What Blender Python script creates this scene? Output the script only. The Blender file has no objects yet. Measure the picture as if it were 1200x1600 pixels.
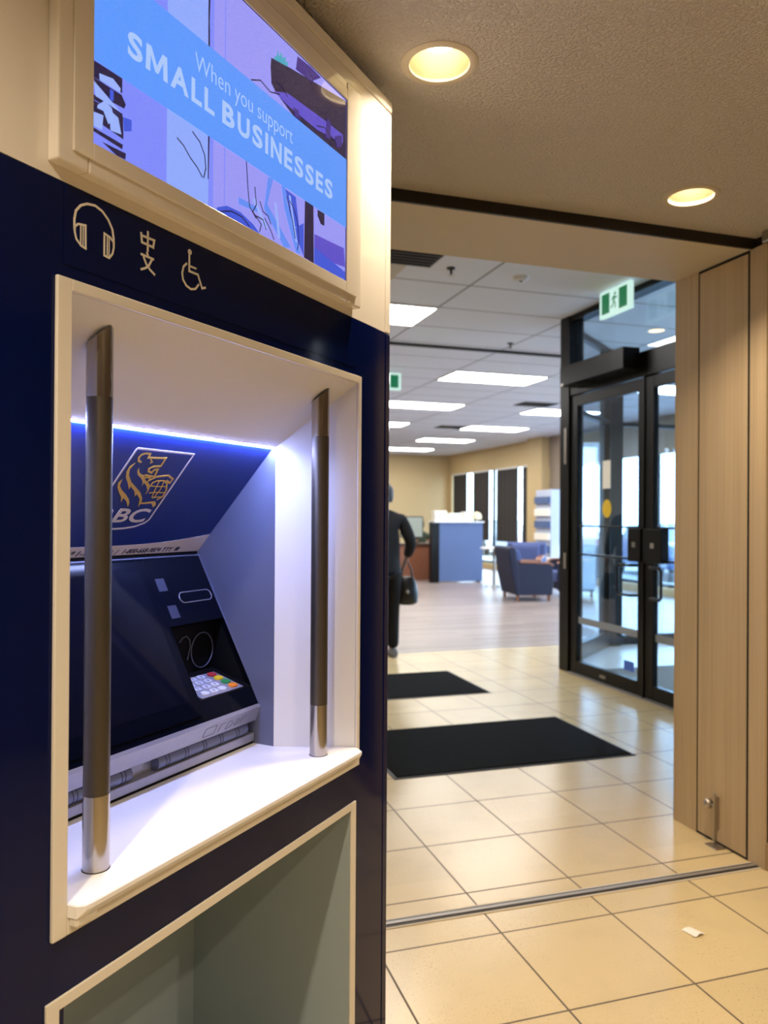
import bpy, bmesh, math, random
from mathutils import Vector, Matrix
random.seed(7)
S = bpy.context.scene
COL = S.collection
PI = math.pi

# ------------------------------------------------------------------ camera
cam_data = bpy.data.cameras.new('camera')
cam = bpy.data.objects.new('camera', cam_data)
COL.objects.link(cam)
S.camera = cam
CAMH = 1.37
r_ = Vector((0.952797, -0.303541, 0.006341))
u_ = Vector((-0.007494, -0.002634, 0.999968))
f_ = Vector((0.303515, 0.952815, 0.004784))
m = Matrix((r_, u_, -f_)).transposed().to_4x4()
m.translation = Vector((0, 0, CAMH))
cam.matrix_world = m
cam_data.sensor_fit = 'VERTICAL'
cam_data.sensor_height = 24.0
cam_data.lens = 1220.98 / 1600 * 24.0
cam_data.clip_start = 0.02
cam_data.dof.use_dof = True
cam_data.dof.focus_distance = 1.45
cam_data.dof.aperture_fstop = cam_data.lens / 1000 / 0.0062

# ------------------------------------------------------------------ colour management, world
S.view_settings.view_transform = 'Standard'
S.view_settings.look = 'None'
S.view_settings.gamma = 1
S.view_settings.use_curve_mapping = False
S.view_settings.exposure = 0.0
SKY_STRENGTH = 12.0
LAMP_W = 13.0
LAMP_COL = (1.0, 0.82, 0.60)
TROFFER = 24.0
LED = 330.0
w = bpy.data.worlds.new('daylight')
S.world = w
w.use_nodes = True
bg = w.node_tree.nodes['Background']
bg.inputs[0].default_value = (0.72, 0.86, 1.0, 1)
bg.inputs[1].default_value = SKY_STRENGTH


# ------------------------------------------------------------------ materials
def lin(c):
    c = c / 255.0
    return c / 12.92 if c <= 0.04045 else ((c + 0.055) / 1.055) ** 2.4


def rgb(r, g, b):
    return (lin(r), lin(g), lin(b), 1)


class NT:
    def __init__(self, name):
        self.m = bpy.data.materials.new(name)
        self.m.use_nodes = True
        self.t = self.m.node_tree
        self.b = self.t.nodes['Principled BSDF']
        self.out = self.t.nodes['Material Output']

    def n(self, typ, **kw):
        x = self.t.nodes.new(typ)
        for k, v in kw.items():
            setattr(x, k, v)
        return x

    def l(self, a, b):
        self.t.links.new(a, b)

    def math(self, op, a, b=None, clamp=False):
        x = self.n('ShaderNodeMath', operation=op, use_clamp=clamp)
        for i, v in enumerate((a, b)):
            if v is None:
                continue
            if isinstance(v, (int, float)):
                x.inputs[i].default_value = v
            else:
                self.l(v, x.inputs[i])
        return x.outputs[0]

    def mix(self, fac, a, b):
        x = self.n('ShaderNodeMix', data_type='RGBA')
        for i, v in ((0, fac), (6, a), (7, b)):
            if isinstance(v, (int, float)):
                x.inputs[i].default_value = v
            elif isinstance(v, tuple):
                x.inputs[i].default_value = v
            else:
                self.l(v, x.inputs[i])
        return x.outputs[2]

    def noise(self, scale, detail=3, vec=None, rough=0.5):
        x = self.n('ShaderNodeTexNoise')
        x.inputs['Scale'].default_value = scale
        x.inputs['Detail'].default_value = detail
        x.inputs['Roughness'].default_value = rough
        if vec is not None:
            self.l(vec, x.inputs['Vector'])
        return x.outputs['Fac']

    def ramp(self, fac, lo, hi):
        x = self.n('ShaderNodeMapRange')
        x.clamp = True
        x.inputs['From Min'].default_value = lo
        x.inputs['From Max'].default_value = hi
        self.l(fac, x.inputs['Value'])
        return x.outputs[0]

    def bump(self, h, strength, dist):
        x = self.n('ShaderNodeBump')
        x.inputs['Strength'].default_value = strength
        x.inputs['Distance'].default_value = dist
        self.l(h, x.inputs['Height'])
        self.l(x.outputs[0], self.b.inputs['Normal'])

    def pos(self):
        return self.n('ShaderNodeNewGeometry').outputs['Position']

    def xyz(self, v):
        x = self.n('ShaderNodeSeparateXYZ')
        self.l(v, x.inputs[0])
        return x.outputs

    def scaled(self, v, s):
        x = self.n('ShaderNodeVectorMath', operation='MULTIPLY')
        self.l(v, x.inputs[0])
        x.inputs[1].default_value = s
        return x.outputs[0]


def plain(name, col, rough=0.5, metal=0.0, spec=0.5, coat=0.0, var=0.05, vs=8.0, bump=0.0, bs=200.0):
    """procedural material: a base colour with a faint noise in tone"""
    a = NT(name)
    c2 = tuple(max(0, x * (1 - var)) for x in col[:3]) + (1,)
    n = a.noise(vs, 3, a.n('ShaderNodeTexCoord').outputs['Object'])
    a.l(a.mix(n, col, c2), a.b.inputs['Base Color'])
    a.b.inputs['Roughness'].default_value = rough
    a.b.inputs['Metallic'].default_value = metal
    a.b.inputs['Specular IOR Level'].default_value = spec
    if coat:
        a.b.inputs['Coat Weight'].default_value = coat
        a.b.inputs['Coat Roughness'].default_value = 0.04
    if bump:
        a.bump(a.noise(bs, 2, a.n('ShaderNodeTexCoord').outputs['Object']), bump, 0.002)
    return a.m


def emit(name, col, strength, gloss=None):
    a = NT(name)
    a.b.inputs['Base Color'].default_value = (0.01, 0.01, 0.012, 1) if gloss is not None else col
    a.b.inputs['Roughness'].default_value = gloss if gloss is not None else 0.5
    a.b.inputs['Emission Color'].default_value = col
    a.b.inputs['Emission Strength'].default_value = strength
    return a.m


def glass(name, tint=(0.86, 0.94, 1.0, 1), ior=1.5):
    a = NT(name)
    tr = a.n('ShaderNodeBsdfTransparent')
    tr.inputs[0].default_value = tint
    gl = a.n('ShaderNodeBsdfGlossy')
    gl.inputs['Roughness'].default_value = 0.02
    lw = a.n('ShaderNodeLayerWeight')
    mx = a.n('ShaderNodeMixShader')
    f5 = a.math('POWER', lw.outputs['Facing'], 4.0)
    a.l(a.math('ADD', a.math('MULTIPLY', f5, 0.85), 0.05, True), mx.inputs[0])
    a.l(tr.outputs[0], mx.inputs[1])
    a.l(gl.outputs[0], mx.inputs[2])
    a.l(mx.outputs[0], a.out.inputs[0])
    a.t.nodes.remove(a.b)
    return a.m


def tile_floor():
    a = NT('cream ceramic tile')
    p = a.pos()
    s = a.xyz(p)
    P = 0.4205

    def line(v, off, pitch, wd):
        t = a.math('DIVIDE', a.math('SUBTRACT', v, off), pitch)
        fr = a.math('FRACT', a.math('ADD', t, 0.5))
        d = a.math('ABSOLUTE', a.math('SUBTRACT', fr, 0.5))
        return a.math('LESS_THAN', a.math('MULTIPLY', d, pitch), wd)
    gx = line(s[0], 1.1585, P, 0.0033)
    # rows run from the metal track: one set toward the lobby, one away from it
    near = a.math('LESS_THAN', s[1], 2.49)
    g1 = a.math('MULTIPLY', line(s[1], 2.336, 0.421, 0.0033), near)
    far = a.math('SUBTRACT', 1.0, near)
    g2 = a.math('MULTIPLY', line(s[1], 2.620, 0.4175, 0.0036), far)
    g = a.math('MAXIMUM', gx, a.math('MAXIMUM', g1, g2))
    # tone per tile
    ix = a.math('FLOOR', a.math('DIVIDE', a.math('SUBTRACT', s[0], 1.1585), P))
    iy = a.math('FLOOR', a.math('DIVIDE', a.math('SUBTRACT', s[1], 2.33), 0.419))
    cv = a.n('ShaderNodeCombineXYZ')
    a.l(ix, cv.inputs[0])
    a.l(iy, cv.inputs[1])
    wn = a.n('ShaderNodeTexWhiteNoise')
    a.l(cv.outputs[0], wn.inputs[0])
    base = a.mix(wn.outputs[0], (0.68, 0.535, 0.295, 1), (0.63, 0.495, 0.270, 1))
    # fine speckle and scuffs
    sp = a.ramp(a.noise(170, 2, p, 0.6), 0.62, 0.69)
    patch = a.ramp(a.noise(3.2, 3, p, 0.5), 0.45, 0.75)
    dirt = a.math('MULTIPLY', sp, a.math('ADD', a.math('MULTIPLY', patch, 1.1), 0.15))
    c = a.mix(dirt, base, (0.20, 0.14, 0.08, 1))
    sc = a.math('MULTIPLY', a.ramp(a.noise(5.0, 5, p, 0.55), 0.50, 0.90), 0.30)
    c = a.mix(sc, c, (0.40, 0.32, 0.21, 1))
    c = a.mix(g, c, (0.12, 0.085, 0.05, 1))
    a.l(c, a.b.inputs['Base Color'])
    a.l(a.math('ADD', 0.25, a.math('MULTIPLY', g, 0.4)), a.b.inputs['Roughness'])
    a.b.inputs['Specular IOR Level'].default_value = 0.55
    h = a.math('SUBTRACT', 1.0, g)
    a.bump(h, 0.5, 0.0012)
    return a.m


def wood_floor():
    a = NT('grey brown laminate planks')
    p = a.pos()
    br = a.n('ShaderNodeTexBrick')
    br.inputs['Scale'].default_value = 1.0
    br.inputs['Brick Width'].default_value = 1.2
    br.inputs['Row Height'].default_value = 0.13
    br.inputs['Mortar Size'].default_value = 0.002
    br.inputs['Color1'].default_value = (0.30, 0.235, 0.21, 1)
    br.inputs['Color2'].default_value = (0.15, 0.11, 0.095, 1)
    br.inputs['Mortar'].default_value = (0.10, 0.07, 0.05, 1)
    a.l(p, br.inputs['Vector'])
    n = a.noise(6, 6, a.scaled(p, (1, 9, 1)))
    a.l(a.mix(a.math('MULTIPLY', n, 0.5), br.outputs[0], (0.44, 0.365, 0.335, 1)), a.b.inputs['Base Color'])
    a.b.inputs['Roughness'].default_value = 0.30
    return a.m


def laminate(name, c1, c2):
    a = NT(name)
    p = a.pos()
    n1 = a.noise(1.0, 5, a.scaled(p, (150, 150, 1.6)), 0.6)
    n2 = a.noise(1.0, 3, a.scaled(p, (28, 28, 0.5)), 0.5)
    f = a.math('ADD', a.math('MULTIPLY', n1, 0.6), a.math('MULTIPLY', n2, 0.4))
    a.l(a.mix(a.ramp(f, 0.35, 0.65), c1, c2), a.b.inputs['Base Color'])
    a.b.inputs['Roughness'].default_value = 0.38
    return a.m


def popcorn():
    a = NT('textured plaster ceiling')
    p = a.pos()
    n = a.noise(105, 3, p, 0.55)
    v = a.ramp(n, 0.42, 0.62)
    a.l(a.mix(a.noise(2.5, 3, p), (0.66, 0.615, 0.57, 1), (0.61, 0.565, 0.52, 1)), a.b.inputs['Base Color'])
    a.b.inputs['Roughness'].default_value = 0.8
    a.bump(v, 0.9, 0.006)
    return a.m


def grid_ceiling():
    a = NT('white ceiling tiles in a grid')
    p = a.pos()
    s = a.xyz(p)

    def line(v, off, pitch, wd):
        t = a.math('DIVIDE', a.math('SUBTRACT', v, off), pitch)
        fr = a.math('FRACT', a.math('ADD', t, 0.5))
        d = a.math('ABSOLUTE', a.math('SUBTRACT', fr, 0.5))
        return a.math('LESS_THAN', a.math('MULTIPLY', d, pitch), wd)
    g = a.math('MAXIMUM', line(s[0], 2.45, 1.275, 0.011), line(s[1], 5.54, 0.655, 0.011))
    t = a.mix(a.ramp(a.noise(160, 4, p, 0.7), 0.35, 0.7), (0.76, 0.76, 0.80, 1), (0.68, 0.68, 0.72, 1))
    a.l(a.mix(g, t, (0.30, 0.28, 0.28, 1)), a.b.inputs['Base Color'])
    a.b.inputs['Roughness'].default_value = 0.85
    return a.m


def brushed(name, col, rough, aniso=0.0, metal=1.0):
    a = NT(name)
    tc = a.n('ShaderNodeTexCoord').outputs['Object']
    n = a.noise(1.0, 4, a.scaled(tc, (900, 900, 6)), 0.6)
    a.l(a.mix(n, col, tuple(x * 0.82 for x in col[:3]) + (1,)), a.b.inputs['Base Color'])
    a.b.inputs['Metallic'].default_value = metal
    a.l(a.math('ADD', a.math('MULTIPLY', n, 0.12), rough - 0.06), a.b.inputs['Roughness'])
    return a.m


M = dict(
    tile=tile_floor(), wood_floor=wood_floor(), popcorn=popcorn(), grid=grid_ceiling(),
    jamb=laminate('light oak laminate', (0.60, 0.46, 0.29, 1), (0.48, 0.355, 0.215, 1)),
    jamb2=laminate('light oak laminate base', (0.42, 0.30, 0.18, 1), (0.33, 0.23, 0.13, 1)),
    cream=plain('cream gloss panel', (0.85, 0.80, 0.72, 1), 0.22, coat=0.6, var=0.02),
    cream_frame=plain('cream painted frame', (0.74, 0.69, 0.60, 1), 0.35, var=0.03),
    navy=plain('navy gloss panel', (0.0010, 0.0050, 0.052, 1), 0.08, spec=0.2, var=0.1),
    navy2=plain('navy satin', (0.0016, 0.0035, 0.024, 1), 0.3, var=0.1),
    shelf=plain('white solid surface', (0.86, 0.85, 0.84, 1), 0.22, var=0.02),
    liner=plain('white recess liner', (0.72, 0.72, 0.73, 1), 0.38, var=0.03),
    knee=plain('pale grey recess liner', (0.38, 0.45, 0.47, 1), 0.5, var=0.05),
    silver=plain('silver grey painted metal', (0.15, 0.165, 0.25, 1), 0.42, metal=0.3, var=0.06),
    silver_lite=plain('light silver lip', (0.38, 0.38, 0.46, 1), 0.35, metal=0.4, var=0.15, vs=60),
    royal=plain('royal blue sign face', (0.004, 0.022, 0.20, 1), 0.35, var=0.05),
    sign_white=plain('lilac white print', (0.62, 0.60, 0.66, 1), 0.4, var=0.02),
    gold=plain('gold print', (0.62, 0.40, 0.09, 1), 0.4, var=0.05),
    ink=plain('navy ink', (0.012, 0.016, 0.06, 1), 0.4),
    gloss_black=plain('black gloss plastic', (0.002, 0.003, 0.008, 1), 0.10, spec=0.07, var=0.1),
    black=plain('matt black', (0.003, 0.003, 0.004, 1), 0.6, spec=0.15, var=0.1),
    dim_screen=plain('dark glass screen', (0.004, 0.005, 0.012, 1), 0.06, spec=0.10, var=0.2),
    steel=brushed('polished steel end', (0.52, 0.49, 0.46, 1), 0.20),
    steel_grip=brushed('brushed steel grip', (0.135, 0.118, 0.095, 1), 0.42, metal=0.9),
    icon=plain('cream icon vinyl', (0.80, 0.74, 0.64, 1), 0.4, var=0.02),
    bronze=plain('dark bronze metal frame', (0.006, 0.005, 0.0045, 1), 0.35, spec=0.2, var=0.1),
    dark_trim=plain('black brown trim', (0.010, 0.007, 0.005, 1), 0.5, var=0.1),
    brown=plain('dark brown panel', (0.030, 0.017, 0.012, 1), 0.4, var=0.1),
    soffit=plain('beige painted board', (0.57, 0.50, 0.395, 1), 0.6, var=0.05, bump=0.1),
    rubber=plain('black gap', (0.006, 0.005, 0.004, 1), 0.8),
    mat=plain('charcoal ribbed carpet mat', (0.007, 0.007, 0.007, 1), 0.95, spec=0.08, var=0.5, vs=40, bump=0.8, bs=400),
    mat_edge=plain('black rubber edge', (0.008, 0.008, 0.008, 1), 0.5),
    alu=brushed('aluminium track', (0.42, 0.39, 0.36, 1), 0.5, metal=0.6),
    dark_alu=plain('dark track slot', (0.02, 0.017, 0.014, 1), 0.5),
    satin=brushed('satin nickel', (0.50, 0.46, 0.41, 1), 0.32),
    beige=plain('beige painted wall', (0.58, 0.43, 0.22, 1), 0.6, var=0.04),
    taupe=plain('taupe wall and wall shade', (0.28, 0.22, 0.17, 1), 0.6, var=0.04),  # lobby walls; also stands in for shade on the window wall
    white=plain('white paint', (0.8, 0.8, 0.8, 1), 0.5, var=0.03),
    paper=plain('white paper', (0.88, 0.84, 0.74, 1), 0.6, var=0.02),
    plastic_white=plain('white plastic', (0.75, 0.75, 0.75, 1), 0.4),
    shade=plain('charcoal window shade', (0.030, 0.026, 0.024, 1), 0.8, var=0.2),
    blue_panel=plain('blue grey fabric screen', (0.085, 0.13, 0.27, 1), 0.8, var=0.08),
    navy_fab=plain('navy upholstery', (0.007, 0.010, 0.036, 1), 0.75, var=0.15),
    blue_fab=plain('mid blue upholstery', (0.05, 0.075, 0.21, 1), 0.75, var=0.1),
    red_wood=plain('reddish brown wood', (0.26, 0.10, 0.05, 1), 0.35, var=0.25, vs=20),
    dark_wood=plain('dark walnut', (0.07, 0.028, 0.014, 1), 0.4, var=0.3, vs=20),
    yellow=plain('yellow sticker', (0.85, 0.55, 0.02, 1), 0.5),
    blue_sticker=plain('blue sticker', (0.05, 0.15, 0.65, 1), 0.5),
    frost=plain('frosted strip', (0.28, 0.30, 0.33, 1), 0.6),
    glass=glass('door glass'), glass_clear=glass('window glass', (0.95, 0.98, 1.0, 1)),
    skin=plain('skin', (0.50, 0.30, 0.21, 1), 0.5, var=0.05),
    skin2=plain('skin tan', (0.42, 0.20, 0.12, 1), 0.5, var=0.05),
    coat=plain('black coat cloth', (0.006, 0.007, 0.012, 1), 0.85, var=0.3, bump=0.3),
    trouser=plain('black trouser cloth', (0.005, 0.005, 0.008, 1), 0.9, var=0.3),
    hair=plain('dark grey hair', (0.05, 0.05, 0.055, 1), 0.6, var=0.4, vs=60),
    hair_black=plain('black hair', (0.008, 0.006, 0.006, 1), 0.5, var=0.4, vs=60),
    shoe=plain('grey shoe', (0.20, 0.20, 0.22, 1), 0.6, var=0.2),
    leather=plain('black leather', (0.010, 0.010, 0.012, 1), 0.35, var=0.3, bump=0.3),
    olive=plain('dark green shirt', (0.035, 0.045, 0.02, 1), 0.8, var=0.2),
    eye=plain('dark eye', (0.02, 0.012, 0.01, 1), 0.2),
    lip=plain('lips', (0.40, 0.15, 0.12, 1), 0.5),
    asphalt=plain('pale asphalt', (0.32, 0.33, 0.34, 1), 0.9, var=0.2, vs=1),
    car_blue=plain('dark blue car paint', (0.02, 0.05, 0.14, 1), 0.25, coat=0.8),
    car_red=plain('dark red car paint', (0.20, 0.02, 0.02, 1), 0.25, coat=0.8),
    car_grey=plain('silver car paint', (0.35, 0.38, 0.42, 1), 0.25, coat=0.8),
    car_glass=plain('car window', (0.02, 0.03, 0.04, 1), 0.1),
    tyre=plain('tyre', (0.01, 0.01, 0.01, 1), 0.8),
    facade=plain('pale facade', (0.45, 0.46, 0.48, 1), 0.8, var=0.15),
    leaf=plain('dull green foliage', (0.10, 0.15, 0.09, 1), 0.9, var=0.5, vs=3),
    bark=plain('bark', (0.08, 0.06, 0.04, 1), 0.9, var=0.4),
    reflector=plain('pale lamp reflector', (0.70, 0.62, 0.42, 1), 0.35, metal=0.2, var=0.02),
    lamp=emit('warm lamp', (1.0, 0.90, 0.66, 1), 4.5),
    diffuser=emit('fluorescent diffuser', (1.0, 0.97, 0.92, 1), TROFFER),
    led=emit('cool white led strip', (0.38, 0.46, 1.0, 1), LED),
    exit_green=emit('exit sign green', rgb(0, 120, 72), 0.8, 0.4),
    exit_white=emit('exit sign white', rgb(205, 240, 228), 1.0, 0.4),
    monitor=emit('monitor picture', rgb(190, 200, 190), 0.8, 0.3),
)


# ------------------------------------------------------------------ mesh helpers
class MB:
    """collects shapes; build() links them as one mesh object"""

    def __init__(self):
        self.bm = bmesh.new()

    def poly(self, pts):
        vs = [self.bm.verts.new(p) for p in pts]
        try:
            return self.bm.faces.new(vs)
        except ValueError:
            return None

    def prism(self, lo, hi):
        """closed solid between two matching loops of points"""
        a = [self.bm.verts.new(p) for p in lo]
        b = [self.bm.verts.new(p) for p in hi]
        n = len(a)
        self.bm.faces.new(a)
        self.bm.faces.new(b[::-1])
        for i in range(n):
            self.bm.faces.new((a[i], b[i], b[(i + 1) % n], a[(i + 1) % n]))
        return self

    def box(self, x0, x1, y0, y1, z0, z1):
        return self.prism([(x0, y0, z0), (x1, y0, z0), (x1, y1, z0), (x0, y1, z0)],
                          [(x0, y0, z1), (x1, y0, z1), (x1, y1, z1), (x0, y1, z1)])

    def loft(self, rings, cap=True):
        R = [[self.bm.verts.new(p) for p in ring] for ring in rings]
        n = len(R[0])
        for a, b in zip(R, R[1:]):
            for i in range(n):
                self.bm.faces.new((a[i], a[(i + 1) % n], b[(i + 1) % n], b[i]))
        if cap:
            self.bm.faces.new(R[0][::-1])
            self.bm.faces.new(R[-1])
        return self

    def lathe(self, prof, seg=32, at=(0, 0, 0), cap=True):
        rings = [[(at[0] + r * math.cos(2 * PI * i / seg), at[1] + r * math.sin(2 * PI * i / seg), at[2] + z)
                  for i in range(seg)] for r, z in prof]
        return self.loft(rings, cap)

    def tube(self, path, r, seg=10, cap=True):
        P = [Vector(p) for p in path]
        rings = []
        prev = None
        for i, p in enumerate(P):
            t = (P[min(i + 1, len(P) - 1)] - P[max(i - 1, 0)]).normalized()
            if prev is None:
                a = t.cross(Vector((0, 0, 1)))
                if a.length < 0.01:
                    a = t.cross(Vector((1, 0, 0)))
            else:
                a = prev - t * prev.dot(t)
            a.normalize()
            prev = a
            b = t.cross(a)
            rr = r[i] if isinstance(r, (list, tuple)) else r
            rings.append([tuple(p + (a * math.cos(2 * PI * k / seg) + b * math.sin(2 * PI * k / seg)) * rr) for k in range(seg)])
        return self.loft(rings, cap)

    def ball(self, c, rx, ry=None, rz=None, seg=16):
        ry = rx if ry is None else ry
        rz = rx if rz is None else rz
        m4 = Matrix.Translation(c) @ Matrix.Diagonal((rx, ry, rz, 1))
        bmesh.ops.create_uvsphere(self.bm, u_segments=seg, v_segments=seg // 2 + 2, radius=1, matrix=m4)
        return self

    def ribbon(self, pts, wd, place, th=0.0006):
        """flat stroke of constant width along 2D points, given real thickness; place(a, b, h) -> 3D"""
        P = [Vector(p) for p in pts]
        L, R = [], []
        for i, p in enumerate(P):
            d0 = (p - P[i - 1]).normalized() if i else (P[1] - P[0]).normalized()
            d1 = (P[i + 1] - p).normalized() if i < len(P) - 1 else d0
            t = d0 + d1
            t = t.normalized() if t.length > 0.3 else d1
            nrm = Vector((-t.y, t.x))
            k = min(1.6, 1 / max(0.5, nrm.dot(Vector((-d0.y, d0.x)))))
            L.append(p + nrm * wd / 2 * k)
            R.append(p - nrm * wd / 2 * k)
        for i in range(len(P) - 1):
            q = [L[i], L[i + 1], R[i + 1], R[i]]
            self.prism([place(a.x, a.y, 0) for a in q], [place(a.x, a.y, th) for a in q])
        return self

    def flat(self, pts, place, th=0.0006):
        return self.prism([place(a, b, 0) for a, b in pts], [place(a, b, th) for a, b in pts])

    def build(self, name, mat, parent=None, smooth=False, bevel=0.0, bseg=2, label=None):
        bmesh.ops.recalc_face_normals(self.bm, faces=self.bm.faces)
        me = bpy.data.meshes.new(name)
        self.bm.to_mesh(me)
        self.bm.free()
        return link(name, me, mat, parent, smooth, bevel, bseg, label)


def link(name, me, mat, parent=None, smooth=False, bevel=0.0, bseg=2, label=None):
    o = bpy.data.objects.new(name, me)
    COL.objects.link(o)
    if mat is not None:
        me.materials.append(mat)
    if parent is not None:
        o.parent = parent
    if bevel:
        b = o.modifiers.new('bevel', 'BEVEL')
        b.width = bevel
        b.segments = bseg
        b.limit_method = 'ANGLE'
        b.angle_limit = math.radians(35)
    if smooth:
        for p in me.polygons:
            p.use_smooth = True
        try:
            me.set_sharp_from_angle(angle=math.radians(40))
        except Exception:
            pass
    if label:
        o['label'] = label
    return o


def tag(o, label, cat, group=None, kind=None):
    o['label'] = label
    o['category'] = cat
    if group:
        o['group'] = group
    if kind:
        o['kind'] = kind
    return o


def thing(name, label, cat, loc=(0, 0, 0), rz=0.0, group=None):
    o = bpy.data.objects.new(name, None)
    o.empty_display_size = 0.1
    COL.objects.link(o)
    o.location = loc
    o.rotation_euler = (0, 0, rz)
    return tag(o, label, cat, group)


def struct(o):
    o['kind'] = 'structure'
    return o


def copy_tree(o, label=None, loc=None, rz=None, parent=None):
    c = o.copy()
    COL.objects.link(c)
    c.parent = parent
    for ch in list(o.children):
        copy_tree(ch, parent=c)
    if label:
        c['label'] = label
    if loc is not None:
        c.location = loc
    if rz is not None:
        c.rotation_euler = (0, 0, rz)
    return c


def sbox(name, mat, *b, bevel=0.0):
    return struct(MB().box(*b).build(name, mat, bevel=bevel))


def text_mesh(body, x0, x1, y0, y1, place, th=0.0006, bold=0.0, shear=0.0):
    """lettering scaled into the rectangle x0..x1, y0..y1 and placed on a surface"""
    cu = bpy.data.curves.new('lettering', 'FONT')
    cu.body = body
    cu.size = 1.0
    cu.offset = bold
    cu.shear = shear
    cu.extrude = 0.5
    cu.resolution_u = 4
    ob = bpy.data.objects.new('lettering', cu)
    COL.objects.link(ob)
    bpy.context.view_layer.update()
    me = bpy.data.meshes.new_from_object(ob.evaluated_get(bpy.context.evaluated_depsgraph_get()))
    bpy.data.objects.remove(ob)
    xs = [v.co.x for v in me.vertices]
    ys = [v.co.y for v in me.vertices]
    ax, bx, ay, by = min(xs), max(xs), min(ys), max(ys)
    for v in me.vertices:
        a = x0 + (v.co.x - ax) / (bx - ax) * (x1 - x0)
        b = y0 + (v.co.y - ay) / (by - ay) * (y1 - y0)
        v.co = place(a, b, th if v.co.z > 0 else 0)
    me.update()
    return me


def skin_mesh(name, nodes, edges, mat, parent, sub=2, label=None):
    me = bpy.data.meshes.new(name)
    me.from_pydata([n[:3] for n in nodes], edges, [])
    o = bpy.data.objects.new(name, me)
    COL.objects.link(o)
    sk = o.modifiers.new('skin', 'SKIN')
    sk.use_smooth_shade = True
    sk.branch_smoothing = 0.6
    for i, v in enumerate(me.skin_vertices[0].data):
        rr = nodes[i][3]
        v.radius = rr if isinstance(rr, tuple) else (rr, rr)
        v.use_root = (i == 0)
    sb = o.modifiers.new('sub', 'SUBSURF')
    sb.levels = sub
    sb.render_levels = sub
    bpy.context.view_layer.update()
    m2 = bpy.data.meshes.new_from_object(o.evaluated_get(bpy.context.evaluated_depsgraph_get()))
    bpy.data.objects.remove(o)
    m2.name = name
    return link(name, m2, mat, parent, smooth=True, label=label)


# ------------------------------------------------------------------ the setting
CZ = 2.485      # lobby ceiling
SZ = 2.445      # underside of the opening
RZ = 3.15       # ceiling of the big room
YO, YB = 2.53, 2.99   # front and back of the opening
XJ = 2.342      # right side of the opening
XD = 3.66       # door wall
XW = 8.80       # window wall
YE = 21.4       # end wall
WF = 7.38       # where wood flooring starts

sbox('floor', M['tile'], -1.6, XW, -3.0, WF, -0.05, 0.0)
sbox('floor', M['wood_floor'], -1.6, XW, WF, YE, -0.05, 0.0)
# lobby ceiling with round holes for the downlights
LX = [(0.707, 1.792), (1.831, 2.258), (-0.45, 0.15), (0.95, -0.25), (2.1, 0.55), (0.3, -1.8), (2.1, -1.5)]
HR = 0.078


def holed_ceiling():
    mb = MB()
    x0, x1, y0, y1 = -1.6, 3.6, -3.0, YO
    xs = sorted(set([x0, x1] + [round(a + s * 0.12, 4) for a, _ in LX for s in (-1, 1)]))
    ys = sorted(set([y0, y1] + [round(b + s * 0.12, 4) for _, b in LX for s in (-1, 1)]))
    for i in range(len(xs) - 1):
        for j in range(len(ys) - 1):
            cx, cy = (xs[i] + xs[i + 1]) / 2, (ys[j] + ys[j + 1]) / 2
            if any(abs(cx - a) < 0.12 and abs(cy - b) < 0.12 for a, b in LX):
                continue
            mb.poly([(xs[i], ys[j], CZ), (xs[i + 1], ys[j], CZ), (xs[i + 1], ys[j + 1], CZ), (xs[i], ys[j + 1], CZ)])
    n = 32
    for a, b in LX:
        ring, sq = [], []
        for k in range(n):
            t = 2 * PI * k / n + PI / n
            c, s_ = math.cos(t), math.sin(t)
            ring.append((a + HR * c, b + HR * s_, CZ))
            q = 0.12 / max(abs(c), abs(s_))
            sq.append((a + q * c, b + q * s_, CZ))
        for k in range(n):
            mb.poly([ring[k], ring[(k + 1) % n], sq[(k + 1) % n], sq[k]])
        for cxs, cys in ((1, 1), (-1, 1), (-1, -1), (1, -1)):   # corners of the square
            kk = sorted(range(n), key=lambda k: (sq[k][0] - a - 0.12 * cxs) ** 2 + (sq[k][1] - b - 0.12 * cys) ** 2)[:2]
            mb.poly([sq[kk[0]], sq[kk[1]], (a + 0.12 * cxs, b + 0.12 * cys, CZ)])
    bmesh.ops.remove_doubles(mb.bm, verts=mb.bm.verts, dist=1e-5)
    return struct(mb.build('ceiling', M['popcorn']))


holed_ceiling()
sbox('ceiling', M['white'], -1.6, 3.6, -3.0, YO, CZ + 0.14, CZ + 0.2)
sbox('ceiling', M['grid'], -1.6, XW + 0.2, YB, YE + 0.2, RZ, RZ + 0.08)
# lobby walls
sbox('wall_left', M['soffit'], -1.75, -1.6, -3.0, YE, 0, 3.3)
sbox('wall_back', M['taupe'], -1.6, 3.6, -3.15, -3.0, 0, CZ + 0.2)
sbox('wall_right', M['taupe'], 3.6, 3.75, -3.15, 2.44, 0, CZ + 0.2)
# wall over the opening (soffit) and its dark track
sbox('wall_front', M['soffit'], -1.6, XJ, YO + 0.001, YB, SZ, RZ + 0.1)
sbox('trim_1', M['dark_trim'], -1.6, 3.6, YO - 0.012, YO, SZ - 0.002, CZ)
# pier right of the opening
sbox('wall_front', M['brown'], XJ + 0.012, 3.6, 2.452, YB - 0.001, 0.106, CZ)
sbox('wall_front', M['beige'], XJ + 0.012, XD + 0.05, YB - 0.02, YB, 0.0, RZ)
sbox('baseboard_front', M['jamb2'], XJ + 0.004, 3.6, 2.440, 2.452, 0.0, 0.104, bevel=0.002)
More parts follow.
